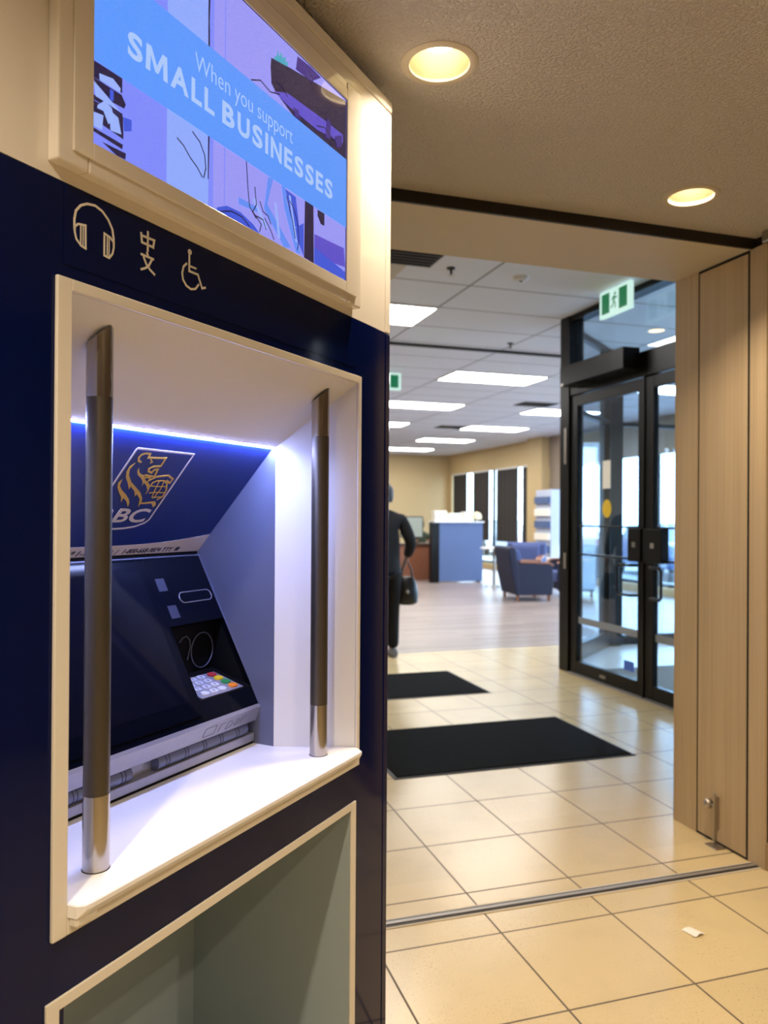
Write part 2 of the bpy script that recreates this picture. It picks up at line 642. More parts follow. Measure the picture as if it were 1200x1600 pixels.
# oak faced jamb: fixed strip, pocket cover, corner strip; black gaps between
sbox('trim_2', M['jamb'], XJ, XJ + 0.011, 2.838, YB, 0.0, SZ)
sbox('trim_3', M['jamb'], XJ + 0.001, XJ + 0.011, 2.548, 2.830, 0.010, SZ - 0.012)
sbox('trim_4', M['jamb'], XJ, XJ + 0.011, 2.450, 2.536, 0.0, SZ)
sbox('trim_5', M['rubber'], XJ + 0.0013, XJ + 0.0119, 2.50, 2.85, 0.0, SZ - 0.0005)


def brush_gap(y, name):
    mb = MB()
    z = 0.02
    while z < SZ - 0.03:
        h = random.uniform(0.008, 0.02)
        d = random.uniform(0.001, 0.004)
        mb.box(XJ - 0.0008, XJ + 0.011, y - d, y + 0.0028, z, z + h)
        z += h + random.uniform(0.001, 0.006)
    return struct(mb.build(name, M['rubber']))


brush_gap(2.5435, 'trim_6')
# floor track under the rolling grille
tr = thing('floor_track', 'aluminium double-slot metal track set across the tiled floor under the opening', 'track', (0.5, 2.495, 0))
mb = MB()
mb.box(-2.0, 1.845, -0.030, 0.030, 0.0003, 0.0022)
mb.build('cover_strip', M['soffit'], tr)
mb = MB()
mb.box(-2.0, 1.842, -0.0195, 0.0195, 0.0022, 0.0035)
mb.build('slot_strip', M['dark_alu'], tr)
mb = MB()
mb.box(-2.0, 1.842, -0.0085, 0.0085, 0.0035, 0.0062)
mb.build('centre_rail', M['alu'], tr, bevel=0.001)

# big room walls
sbox('wall_end', M['beige'], -1.6, XW, YE, YE + 0.15, 0, RZ + 0.1)
sbox('wall_window', M['beige'], XW, XW + 0.2, YB, YE + 0.2, 2.58, RZ + 0.1)
sbox('wall_window', M['beige'], XW, XW + 0.2, YB, YE + 0.2, -0.05, 0.14)
sbox('wall_window', M['beige'], XW - 0.22, XW + 0.2, 15.45, 16.12, 0.14, RZ)
sbox('wall_window', M['beige'], XW, XW + 0.2, 21.12, YE, 0.14, 2.58)
sbox('wall_window', M['taupe'], XW - 0.03, XW, 7.4, 15.45, 2.48, RZ)  # beige wall carried on, its shade put into the taupe
sbox('wall_window', M['taupe'], XW - 0.012, XW + 0.19, 14.95, 15.45, 0.0, RZ)  # strip by the pillar, browner colour stands in for shade
# fixed ceiling track of the far rolling grille, bulkhead over the left
sbox('trim_7', M['dark_trim'], -1.6, 4.6, 7.58, 7.64, RZ - 0.022, RZ)
sbox('ceiling', M['soffit'], -1.6, 1.80, YB, 5.52, RZ - 0.03, RZ)


# ------------------------------------------------------------------ lobby downlights
def downlight(loc, power=1.0, spread=118):
    t = thing('downlight', '', 'ceiling light', loc, 0, 'recessed downlights in the textured lobby ceiling')
    mb = MB()
    mb.lathe([(HR - 0.004, 0.001), (HR - 0.003, -0.003), (0.080, -0.0055), (0.088, -0.0055), (0.0955, -0.002), (0.096, 0.0)], 48, cap=False)
    mb.build('trim_ring', M['soffit'], t, smooth=True)
    mb = MB()
    mb.lathe([(HR - 0.002, -0.003), (HR - 0.003, 0.03), (HR - 0.008, 0.07), (0.060, 0.105), (0.040, 0.128)], 48, cap=False)
    mb.build('reflector', M['reflector'], t, smooth=True)
    mb = MB()
    mb.lathe([(0.001, 0.040), (0.022, 0.042), (0.036, 0.048), (0.042, 0.060), (0.040, 0.085), (0.022, 0.126), (0.001, 0.1275)], 32, cap=False)
    mb.build('lamp', M['lamp'], t, smooth=True)
    ld = bpy.data.lights.new('lamp_glow', 'AREA')
    ld.shape = 'DISK'
    ld.size = 0.07
    ld.spread = math.radians(spread)
    ld.energy = LAMP_W * power
    ld.color = LAMP_COL
    lo = bpy.data.objects.new('lamp_glow', ld)
    COL.objects.link(lo)
    lo.parent = t
    lo.location = (0, 0, 0.039)
    return t


LL = ['round recessed downlight nearest the display screen, larger of the two in view',
      'round recessed downlight near the wood jamb, smaller of the two in view',
      'unseen recessed downlight added behind the camera position at the left', 'unseen recessed downlight added above the camera position',
      'unseen recessed downlight added at the right of the lobby', 'unseen recessed downlight added at the back left of the lobby',
      'unseen recessed downlight added at the back right of the lobby']
for (a, b), lb, pw, sd in zip(LX, LL, (0.50, 0.9, 2.6, 1.5, 1.1, 1.0, 1.0), (108, 118, 172, 172, 172, 172, 172)):  # all but the first two are unseen, added to light the lobby
    d = downlight((a, b, CZ), pw, sd)
    d['label'] = lb

# small grey sensor on the ceiling at the right edge
t = thing('motion_sensor', 'small grey box sensor at the ceiling edge above the wood jamb, right edge of photo', 'sensor', (2.335, 2.45, CZ))
MB().box(-0.022, 0.10, -0.06, 0.0, -0.048, 0).build('housing', M['satin'], t, bevel=0.008)
MB().ball((-0.002, -0.055, -0.040), 0.014, 0.014, 0.010).build('lens', M['rubber'], t, smooth=True)

# grille lock bracket at the foot of the jamb
t = thing('floor_bolt_bracket', 'satin metal bolt bracket with round knob at the foot of the wood jamb', 'bracket', (2.335, 2.70, 0))
MB().box(-0.020, -0.006, -0.004, 0.003, 0.004, 0.205).build('upright_bar', M['satin'], t, bevel=0.002)
MB().box(-0.046, 0.006, -0.048, 0.022, 0.0005, 0.005).build('foot_plate', M['satin'], t, bevel=0.002)
MB().box(-0.006, 0.004, -0.004, 0.012, 0.06, 0.20).build('back_plate', M['satin'], t, bevel=0.001)
mb = MB()
mb.tube([(-0.013, 0.003, 0.163), (-0.013, 0.028, 0.163)], 0.005)
mb.ball((-0.016, 0.036, 0.163), 0.021, 0.018, 0.021)
mb.build('knob', M['satin'], t, smooth=True)
MB().ball((-0.013, 0.0, 0.207), 0.006, 0.005, 0.012).build('pin', M['satin'], t, smooth=True)
MB().ball((-0.014, 0.008, 0.03), 0.006, 0.008, 0.012).build('foot_screw', M['satin'], t, smooth=True)

# scrap of paper on the tiles
mb = MB()
n = 8
C0, C1, C2, C3 = [Vector(p) for p in ((1.739, 2.178, 0), (1.778, 2.185, 0), (1.794, 2.128, 0), (1.751, 2.121, 0))]
lo, hi = [], []
for i in range(n + 1):
    s_ = i / n
    z = 0.003 + 0.007 * math.sin(PI * min(1, s_ * 1.05)) ** 2
    a_, b_ = C0.lerp(C1, s_), C3.lerp(C2, s_)
    lo.append((a_, z * 0.25))
    hi.append((b_, z))
for i in range(n):
    q = [lo[i], lo[i + 1], hi[i + 1], hi[i]]
    mb.prism([(p.x, p.y, z + 0.0003) for p, z in q], [(p.x, p.y, z + 0.0008) for p, z in q])
tag(mb.build('paper_scrap', M['paper'], smooth=True), 'small curled scrap of white paper lying on the cream tiles', 'paper')


# ------------------------------------------------------------------ entrance mats
def floor_mat(x0, x1, y0, y1, label):
    t = thing('entrance_mat', label, 'mat', ((x0 + x1) / 2, (y0 + y1) / 2, 0), 0, 'charcoal entrance mats on the tiles')
    a, b = (x1 - x0) / 2, (y1 - y0) / 2
    MB().prism([(-a, -b, 0.0004), (a, -b, 0.0004), (a, b, 0.0004), (-a, b, 0.0004)],
               [(-a + 0.008, -b + 0.008, 0.004), (a - 0.008, -b + 0.008, 0.004), (a - 0.008, b - 0.008, 0.004), (-a + 0.008, b - 0.008, 0.004)]
               ).build('rubber_border', M['mat_edge'], t)
    MB().box(-a + 0.022, a - 0.022, -b + 0.022, b - 0.022, 0.004, 0.009).build('carpet_pile', M['mat'], t, bevel=0.003)


floor_mat(1.29, 2.76, 3.845, 4.75, 'larger-looking charcoal entrance mat nearer the floor track')
floor_mat(1.17, 2.65, 5.525, 6.42, 'charcoal entrance mat farther off, close to the wood flooring')

# ------------------------------------------------------------------ the bank machine kiosk
KS = 0.90 / 0.85
KU0 = 1.135
Ux, Uy = 0.7011123, 0.7130509
Nx, Ny = 0.7130509, -0.7011123
KROT = math.atan2(Uy, Ux)
kiosk = thing('bank_machine_kiosk', 'tall navy and cream bank machine kiosk with screen above and lit cash machine recess', 'bank machine',
              (Ux * KU0 * KS - Nx * 0.90, Uy * KU0 * KS - Ny * 0.90, 0), KROT)
ZB = CAMH - CAMH / KS       # the floor in kiosk drawing heights


def K(u, n, z):
    return ((u - KU0) * KS, -n * KS, CAMH + (z - CAMH) * KS)


def kbox(u0, u1, n0, n1, z0, z1, mb=None):
    mb = mb or MB()
    return mb.prism([K(u0, n0, z0), K(u1, n0, z0), K(u1, n1, z0), K(u0, n1, z0)],
                    [K(u0, n0, z1), K(u1, n0, z1), K(u1, n1, z1), K(u0, n1, z1)])


def kframe(o, i, n0, n1, mb=None):
    """rectangular ring; o and i are (u0, u1, z0, z1)"""
    mb = mb or MB()
    kbox(o[0], i[0], n0, n1, o[2], o[3], mb)
    kbox(i[1], o[1], n0, n1, o[2], o[3], mb)
    kbox(i[0], i[1], n0, n1, o[2], i[2], mb)
    kbox(i[0], i[1], n0, n1, i[3], o[3], mb)
    return mb


UL, UR = 0.565, 1.706
RC = (0.742, 1.541, 0.832, 1.668)      # machine recess
LC = (0.732, 1.521, 0.11, 0.714)       # knee recess
T = -0.02
# navy face in pieces around the two recesses, end strip separate
mb = MB()
kbox(UL, RC[0], T, 0, ZB, 1.7595, mb)
kbox(RC[1], 1.6775, T, 0, ZB, 1.7595, mb)
kbox(RC[0], RC[1], T, 0, RC[3], 1.7595, mb)
kbox(RC[0], RC[1], T, 0, LC[3], RC[2], mb)
kbox(RC[0], RC[1], T, 0, ZB, LC[2], mb)
kbox(UL, 1.6775, T, 0, 1.7595, 1.8105, mb)
navy = mb.build('lower_face', M['navy'], kiosk)
kbox(1.6795, UR, T, 0.001, ZB, 1.8105).build('end_strip', M['navy'], kiosk, bevel=0.004)
kbox(0.731, 1.53, 0.0001, 0.0012, 1.702, 1.807).build('icon_panel', M['navy'], kiosk, bevel=0.0005)
kbox(UL, 1.6775, T, 0, 1.8115, 2.350).build('upper_face', M['cream'], kiosk)
kbox(1.6795, UR, T, 0.001, 1.8115, 2.350).build('end_strip', M['cream'], kiosk, bevel=0.003, label='cream upper end strip')
kbox(UL, UR, -0.06, 0.003, 2.3512, 2.378).build('top_cap', M['cream'], kiosk, bevel=0.003)
# carcass
mb = MB()
kbox(UL, UL + 0.018, -0.74, T, ZB, 2.377, mb)
kbox(UR - 0.018, UR, -0.74, T, ZB, 2.377, mb)
kbox(UL, UR, -0.75, -0.74, ZB, 2.377, mb)
kbox(UL, UR, -0.74, T, 2.36, 2.377, mb)
kbox(UL, UR, -0.74, T, 1.74, 1.76, mb)
kbox(UL + .018, RC[0] - 0.02, -0.7, T, 0.80, 0.815, mb)
mb.build('carcass', M['navy2'], kiosk)

# recess frame
FR = (0.718, 1.553, 0.808, 1.684)
f = kframe(FR, (0.742, 1.541, 0.846, 1.668), 0.0, 0.006).build('recess_frame', M['cream_frame'], kiosk, bevel=0.0015)
# recess liner: sloped top, splayed sides
ZL = 1.522
NB = -0.163
mb = MB()
a_, b_, c_, d_ = (0.742, 0, 1.668), (1.541, 0, 1.668), (1.459, NB, ZL), (0.811, NB, ZL)
th = 0.008
mb.prism([K(*a_), K(*b_), K(*c_), K(*d_)], [K(a_[0], 0, a_[2] + th), K(b_[0], 0, b_[2] + th), K(c_[0], NB, ZL + th), K(d_[0], NB, ZL + th)])
mb.build('recess_ceiling', M['liner'], kiosk)
for (ua, ub, sgn) in ((0.742, 0.811, -1), (1.541, 1.459, 1)):
    mb = MB()
    p = [(ua, 0, 0.848), (ub, NB, 0.848), (ub, NB, ZL), (ua, 0, 1.668)]
    mb.prism([K(*q) for q in p], [K(q[0] + sgn * th, q[1], q[2]) for q in p])
    mb.build('recess_cheek', M['liner'], kiosk)
    # silver side plate behind it
    kbox(min(ub, ub + sgn * 0.006), max(ub, ub + sgn * 0.006), -0.46, NB, 0.845, 1.53).build('side_plate', M['silver'], kiosk)
# led strip along the back edge of the recess ceiling
led = kbox(0.815, 1.455, -0.1725, -0.1645, 1.5195, 1.5245).build('led_strip', M['led'], kiosk, label='bright cool white light strip')

# shelf with a rounded left end and sloped underside
top = [(0.748, 0.004), (0.7435, 0.020), (0.752, 0.0295), (0.765, 0.0305), (1.512, 0.0305), (1.523, 0.028), (1.538, 0.011), (1.538, 0.0),
       (1.4585, NB), (1.4585, -0.222), (0.8115, -0.222), (0.8115, NB)]
top_l = [(0.742, 0.004)] + top[1:]
mb = MB()
lo = [(u, min(n, 0.0225) if n > 0 else n) for u, n in top_l]
mid = [K(u, n, 0.8425) for u, n in top_l]
mb.loft([[K(u, n, 0.832) for u, n in lo], mid, [K(u, n, 0.8485) for u, n in top_l],
         [K(u + (0.0015 if u < 0.76 else -0.0015 if u > 1.5 else 0), n - (0.0018 if n > 0.005 else 0), 0.8502) for u, n in top_l]])
mb.build('shelf', M['shelf'], kiosk)
kbox(0.744, 0.782, 0.004, 0.020, 0.818, 0.833).build('shelf_end_moulding', M['cream_frame'], kiosk, bevel=0.004)

# knee recess
kframe((0.711, 1.543, 0.092, 0.730), LC, 0.0, 0.004).build('knee_recess_frame', M['cream_frame'], kiosk, bevel=0.001)
mb = MB()
kbox(LC[0] - 0.006, LC[0], -0.44, 0, LC[2], LC[3], mb)
kbox(LC[1], LC[1] + 0.006, -0.44, 0, LC[2], LC[3], mb)
kbox(LC[0], LC[1], -0.44, 0, LC[3], LC[3] + 0.006, mb)
kbox(LC[0], LC[1], -0.44, 0, LC[2] - 0.006, LC[2], mb)
kbox(LC[0] - .006, LC[1] + .006, -0.446, -0.44, LC[2], LC[3], mb)
mb.build('knee_recess', M['knee'], kiosk)

# grab rails
for ub in (0.8355, 1.4555):
    prof_r = 0.0192
    seg = 40
    cxk = K(ub, -0.043, 0)
    R = prof_r * KS
    zt, z1, z0, zbse = K(0, 0, 1.652)[2], K(0, 0, 1.541)[2], K(0, 0, 0.960)[2], K(0, 0, 0.8502)[2]

    def ring(z, r, slope=0.0):
        # the slanted top rises away from the wall side
        return [(cxk[0] + r * math.cos(2 * PI * i / seg), cxk[1] + r * math.sin(2 * PI * i / seg),
                 z + slope * (math.cos(2 * PI * i / seg) * 0.8 - 0.6 * math.sin(2 * PI * i / seg))) for i in range(seg)]
    rail = MB().loft([ring(z0, R * 0.985), ring(z1, R * 0.985)]).build('grab_rail', M['steel_grip'], kiosk, smooth=True)
    MB().loft([ring(zbse, R), ring(z0, R)]).build('polished_end', M['steel'], rail, smooth=True)
    e = MB().loft([ring(z1, R), ring(zt - 0.018, R, 0.018)], cap=False)
    e.loft([ring(zt - 0.018, R * 0.90, 0.0165), ring(z1, R * 0.9)], cap=False)
    e.loft([ring(zt - 0.018, R, 0.018), ring(zt - 0.018, R * 0.90, 0.0165)], cap=False)
    e.loft([ring(zt - 0.030, R * 0.9, 0.0165), ring(zt - 0.032, R * 0.9, 0.0165)])
    e.build('slanted_end', M['steel'], rail, smooth=True)
    MB().loft([ring(zbse, R * 1.05), ring(zbse + 0.0008, R * 1.05)]).build('base_ring', M['black'], rail, smooth=True)

# blue header sign, leaning back downward
SL = math.hypot(0.213, 0.236)


def PS(a, s, h=0.0):
    """a: across from the machine centre, s: distance down the blue sign, h: height above it"""
    nn, zz = 0.236 / SL, -0.213 / SL
    return K(KU0 + a, -0.173 - 0.213 * s / SL + h * nn, 1.518 - 0.236 * s / SL + h * zz)


hs = MB().flat([(-0.3235, 0.0), (0.3235, 0.0), (0.3235, SL - 0.002), (-0.3235, SL - 0.002)], lambda a, b, h: PS(a, b, h - 0.01), 0.01).build('header_sign', M['royal'], kiosk)
strip_top = [(0.3235, 0.2613), (0.281, 0.2685), (0.23, 0.2762), (0.173, 0.2826), (0.117, 0.2856), (0.04, 0.2869),
             (-0.04, 0.2869), (-0.117, 0.2856), (-0.173, 0.2826), (-0.23, 0.2762), (-0.281, 0.2685), (-0.3235, 0.2613)]
MB().flat(strip_top + [(-0.3235, SL - 0.003), (0.3235, SL - 0.003)], PS).build('phone_number_strip', M['sign_white'], hs)
H2 = lambda a, b, h: PS(a, b, h + 0.0008)
me = text_mesh('1-800-668-9874 TTY', 0.0785, 0.2290, 0.3107, 0.2975, H2, bold=0.012, shear=0.3)
link('phone_number', me, M['ink'], hs)
me = text_mesh('L', -0.066, -0.059, 0.3112, 0.2977, H2, bold=0.012, shear=0.3)
link('phone_number', me, M['ink'], hs)
me = text_mesh('®', -0.057, -0.048, 0.3055, 0.2968, H2, shear=0.3)
link('phone_number', me, M['ink'], hs)
me = text_mesh('1-1', -0.0425, -0.018, 0.3112, 0.2977, H2, bold=0.012, shear=0.3)
link('phone_number', me, M['ink'], hs)
me = text_mesh('1)', 0.038, 0.049, 0.3125, 0.2990, H2, shear=0.3)
link('phone_number', me, M['ink'], hs)
me = text_mesh('/', 0.0575, 0.0655, 0.3130, 0.2985, H2, shear=0.2)
link('phone_number', me, M['ink'], hs)
mb = MB()
for k in range(3):
    mb.ribbon([(0.2372 + k * 0.004, 0.3095), (0.2405 + k * 0.0037, 0.2985)], 0.0028, H2)
mb.ribbon([(0.2362, 0.3035), (0.2508, 0.3022)], 0.0022, H2)
mb.build('telephone_mark', M['ink'], hs)
# shield outline
mb = MB()
sh = [(-0.0665, 0.0364), (0.0885, 0.0364), (0.0895, 0.213), (0.083, 0.2225), (0.062, 0.2325), (0.035, 0.2372), (0.0105, 0.2384),
      (-0.014, 0.2372), (-0.041, 0.2325), (-0.062, 0.2225), (-0.068, 0.213)]
mb.ribbon(sh + [sh[0]], 0.0042, H2)
mb.build('shield_outline', M['sign_white'], hs)
me = text_mesh('RBC', -0.055, 0.0775, 0.2209, 0.1835, H2, bold=0.02, shear=0.05)
link('shield_lettering', me, M['sign_white'], hs)
LP = [[(-0.053, 0.1105), (-0.057, 0.1199), (-0.052, 0.1307), (-0.04, 0.1428), (-0.026, 0.1549), (-0.019, 0.167), (-0.02, 0.1563), (-0.007, 0.1643), (0.007, 0.1792), (0.004, 0.1684), (-0.004, 0.159), (-0.02, 0.1468), (-0.036, 0.1374), (-0.049, 0.1266)],
      [(-0.048, 0.07), (-0.056, 0.0795), (-0.055, 0.0929), (-0.047, 0.1064), (-0.033, 0.1199), (-0.02, 0.1347), (-0.021, 0.1266), (-0.003, 0.1387), (0.007, 0.1522), (0.008, 0.1455), (0.024, 0.1576), (0.035, 0.1792), (0.035, 0.167), (0.029, 0.1549), (0.013, 0.1401), (-0.009, 0.1266), (-0.027, 0.1158), (-0.044, 0.0997), (-0.051, 0.0862)],
      [(0.031, 0.167), (0.045, 0.167), (0.056, 0.1643), (0.071, 0.163), (0.079, 0.1711), (0.077, 0.1792), (0.064, 0.1684), (0.053, 0.1697), (0.034, 0.1711)],
      [(-0.031, 0.0808), (-0.03, 0.0889), (-0.022, 0.0983), (-0.009, 0.1051), (0.001, 0.1132), (0.007, 0.1239), (0.006, 0.1158), (0.019, 0.1239), (0.029, 0.1347), (0.031, 0.1455), (0.032, 0.1361), (0.029, 0.1239), (0.021, 0.1172), (0.008, 0.1105), (-0.002, 0.1037), (-0.005, 0.0983), (-0.016, 0.0956), (-0.024, 0.0903)]]
LS = [([(-0.035, 0.0674), (-0.043, 0.0647), (-0.048, 0.0566), (-0.046, 0.0498), (-0.038, 0.0458), (-0.026, 0.0458), (-0.025, 0.0550), (0.02, 0.0525), (0.021, 0.0727), (0.003, 0.0754), (-0.005, 0.0808), (-0.001, 0.0876), (0.009, 0.0903), (0.01, 0.0835), (0.019, 0.0808), (0.023, 0.0997), (-0.005, 0.097)], 0.0042),
      ([(-0.017, 0.0579), (-0.008, 0.0647), (-0.012, 0.0674)], 0.003),
      ([(-0.002, 0.1037), (0.014, 0.101), (0.015, 0.1105), (0.029, 0.0997), (0.059, 0.0943), (0.077, 0.1024), (0.076, 0.1132), (0.062, 0.1064)], 0.0042),
      ([(0.029, 0.1239), (0.029, 0.1145), (0.038, 0.1091), (0.056, 0.1078), (0.069, 0.1145), (0.08, 0.132), (0.083, 0.1482), (0.072, 0.159)], 0.0036),
      ([(0.044, 0.1105), (0.048, 0.132), (0.054, 0.1522)], 0.0022), ([(0.057, 0.1091), (0.062, 0.1307), (0.06, 0.1536)], 0.0022),
      ([(0.027, 0.1226), (0.046, 0.1239), (0.074, 0.1226)], 0.0022), ([(0.038, 0.1414), (0.057, 0.1387), (0.083, 0.1387)], 0.0022),
      ([(0.055, 0.1536), (0.069, 0.1509), (0.079, 0.1509)], 0.0022)]
mb = MB()
for p in LP:
    mb.flat(p, H2)
for i, (p, wd) in enumerate(LS):
    mb.ribbon(p, wd, lambda a, b, h: PS(a, b, h + 0.0008 + 0.00004 * i))
mb.build('lion_emblem', M['gold'], hs, label='gold lion emblem')

# black fascia leaning out downward
FA, FB = (-0.380, 1.273), (-0.203, 0.943)
FL = math.hypot(FB[0] - FA[0], FB[1] - FA[1])
fd = ((FB[0] - FA[0]) / FL, (FB[1] - FA[1]) / FL)
fn = (-fd[1], fd[0])


def PF(u, s, h=0.0):
    return K(u, FA[0] + fd[0] * s + fn[0] * h, FA[1] + fd[1] * s + fn[1] * h)


def PFz(u, z, h=0.0):
    return PF(u, (FA[1] - z) / -fd[1], h)


sz = lambda z: (FA[1] - z) / -fd[1]
kbox(0.812, 1.458, -0.42, -0.386, 1.262, 1.30).build('header_return', M['black'], kiosk)
PK = (1.277, 1.455, 1.131, 0.981)     # keypad pocket
mb = MB()


def fslab(u0, u1, s0, s1, h0=-0.012, h1=0.0, mb=None):
    mb = mb or MB()
    return mb.prism([PF(u0, s0, h0), PF(u1, s0, h0), PF(u1, s1, h0), PF(u0, s1, h0)],
                    [PF(u0, s0, h1), PF(u1, s0, h1), PF(u1, s1, h1), PF(u0, s1, h1)])


fslab(0.812, PK[0], 0, FL, mb=mb)
fslab(PK[0], 1.4575, 0, sz(PK[2]), mb=mb)
fslab(PK[0], 1.4575, sz(PK[3]), FL, mb=mb)
fslab(PK[1], 1.4575, sz(PK[2]), sz(PK[3]), mb=mb)
fascia = mb.build('machine_fascia', M['gloss_black'], kiosk)
# silver edge bead down the right and along the top
mb = MB()
fslab(1.4555, 1.4585, -0.001, FL + 0.002, -0.002, 0.0015, mb)
fslab(0.812, 1.4585, -0.003, -0.0005, -0.002, 0.001, mb)
mb.build('edge_bead', M['silver'], fascia)
# touch screen slab
fslab(0.845, 1.268, 0.004, sz(0.9545), 0.0, 0.004).build('screen_bezel', M['gloss_black'], fascia, bevel=0.002)
fslab(0.862, 1.247, 0.030, sz(0.985), 0.004, 0.0046).build('touch_screen', M['dim_screen'], fascia)
# two square windows, card slot
for uc, zc in ((1.299, 1.216), (1.305, 1.159)):
    s_ = sz(zc)
    fslab(uc - 0.0135, uc + 0.0135, s_ - 0.015, s_ + 0.015, 0.0, 0.0006).build('indicator_window', plain('dim blue window', (0.045, 0.05, 0.085, 1), 0.2), fascia)


def stadium(uc, s_, hw, hh, n=8):
    pts = []
    for k in range(n + 1):
        a = -PI / 2 + PI * k / n
        pts.append((uc + hw - hh + hh * math.cos(a), s_ + hh * math.sin(a)))
    for k in range(n + 1):
        a = PI / 2 + PI * k / n
        pts.append((uc - hw + hh + hh * math.cos(a), s_ + hh * math.sin(a)))
    return pts


sc_ = sz(1.185)
st = stadium(1.391, sc_, 0.0535, 0.0125)
ring_path = [PF(a, b, 0.001) for a, b in st] + [PF(*st[0], 0.001)]
slot = MB().flat(stadium(1.391, sc_, 0.050, 0.0095), lambda a, b, h: PF(a, b, h), 0.0012).build('card_slot', M['gloss_black'], fascia)
MB().tube(ring_path, 0.0011, 8).build('slot_ring', M['silver_lite'], slot, smooth=True)
# pocket
mb = MB()
NBK = -0.334
KT = 1.013
pk = [(PK[1], -0.303, 1.131), (PK[1], -0.222, 0.981), (PK[1], -0.31, 1.006), (PK[1], NBK, KT), (PK[1], NBK, 1.131)]
mb.poly([K(*q) for q in pk])
mb.poly([K(PK[0], q[1], q[2]) for q in pk])
mb.poly([K(PK[0], NBK, 1.131), K(PK[1], NBK, 1.131), K(PK[1], NBK, KT), K(PK[0], NBK, KT)])
mb.poly([K(PK[0], NBK, 1.131), K(PK[1], NBK, 1.131), K(PK[1], -0.303, 1.131), K(PK[0], -0.303, 1.131)])
mb.poly([K(PK[0], NBK, KT), K(PK[1], NBK, KT), K(PK[1], -0.31, 1.006), K(PK[0], -0.31, 1.006)])
mb.poly([K(PK[0], -0.31, 1.006), K(PK[1], -0.31, 1.006), K(PK[1], -0.222, 0.981), K(PK[0], -0.222, 0.981)])
mb.build('keypad_pocket', M['black'], fascia)
EL = lambda uc, zc, a, b, n0=24, k0=0, k1=24: [K(uc + a * math.cos(2 * PI * k / n0), NBK + 0.003, zc + b * math.sin(2 * PI * k / n0)) for k in range(k0, k1 + 1)]
MB().tube(EL(1.4135, 1.060, 0.0375, 0.0400), 0.0013, 8).build('reader_ring', M['silver'], fascia, smooth=True)
MB().tube([K(1.338, NBK + 0.003, 1.087), K(1.348, NBK + 0.003, 1.096), K(1.360, NBK + 0.003, 1.098), K(1.371, NBK + 0.003, 1.088), K(1.373, NBK + 0.003, 1.073), K(1.367, NBK + 0.003, 1.055), K(1.364, NBK + 0.003, 1.045)], 0.0012, 8).build('hook_tube', M['silver'], fascia, smooth=True)  # thin silver tube bent into a hook on the pocket back
# keypad
ka, kb_ = (-0.311, 1.0065), (-0.226, 0.9815)
kl = math.hypot(kb_[0] - ka[0], kb_[1] - ka[1])
kd = ((kb_[0] - ka[0]) / kl, (kb_[1] - ka[1]) / kl)
PKy = lambda u, s, h=0.0: K(u, ka[0] + kd[0] * s - kd[1] * (h + 0.001), ka[1] + kd[1] * s + kd[0] * (h + 0.001))
keypad = MB().flat([(1.290, 0), (1.430, 0), (1.430, kl - 0.001), (1.290, kl - 0.001)], PKy, 0.002).build('keypad', M['silver_lite'], kiosk, bevel=0.0006)
keys = [('', 1.408, 'r'), ('', 1.408, 'y'), ('', 1.408, 'g'), ('', 1.408, 'o')]
kc = dict(r=plain('red key', (0.55, 0.035, 0.04, 1), 0.4), y=plain('yellow key', (0.85, 0.60, 0.02, 1), 0.4),
          g=plain('green key', (0.03, 0.27, 0.07, 1), 0.4), o=plain('orange key', (0.85, 0.25, 0.02, 1), 0.4),
          w=plain('white key', (0.70, 0.72, 0.80, 1), 0.4))
ROW = [0.012, 0.032, 0.053, 0.074]
for i, c in enumerate('rygo'):
    s_ = ROW[i]
    pts = stadium(1.4085, s_, 0.0125, 0.0082, 6)
    MB().flat(pts, lambda a, b, h: PKy(a, b, h + 0.002), 0.003).build('key', kc[c], keypad, label={'r': 'red key', 'y': 'yellow key', 'g': 'green key', 'o': 'orange key'}[c])
lab = [['1', '2', '3'], ['4', '5', '6'], ['7', '8', '9'], ['', '0', '']]
for i in range(4):
    for j in range(3):
        uc, s_ = 1.3135 + j * 0.0285, ROW[i]
        k = MB().flat(stadium(uc, s_, 0.0108, 0.0080, 6), lambda a, b, h: PKy(a, b, h + 0.002), 0.003).build('key', kc['w'], keypad)
        if lab[i][j]:
            me = text_mesh(lab[i][j], uc - 0.0022, uc + 0.0022, s_ + 0.0045, s_ - 0.0045, lambda a, b, h: PKy(a, b, h + 0.005), 0.0003, bold=0.01)
            # digits are print on the key, kept in the same object
            kb2 = bmesh.new()
            kb2.from_mesh(k.data)
            nf = len(kb2.faces)
            kb2.from_mesh(me)
            kb2.faces.ensure_lookup_table()
            for fi in range(nf, len(kb2.faces)):
                kb2.faces[fi].material_index = 1
            kb2.to_mesh(k.data)
            kb2.free()
            k.data.materials.append(M['ink'])

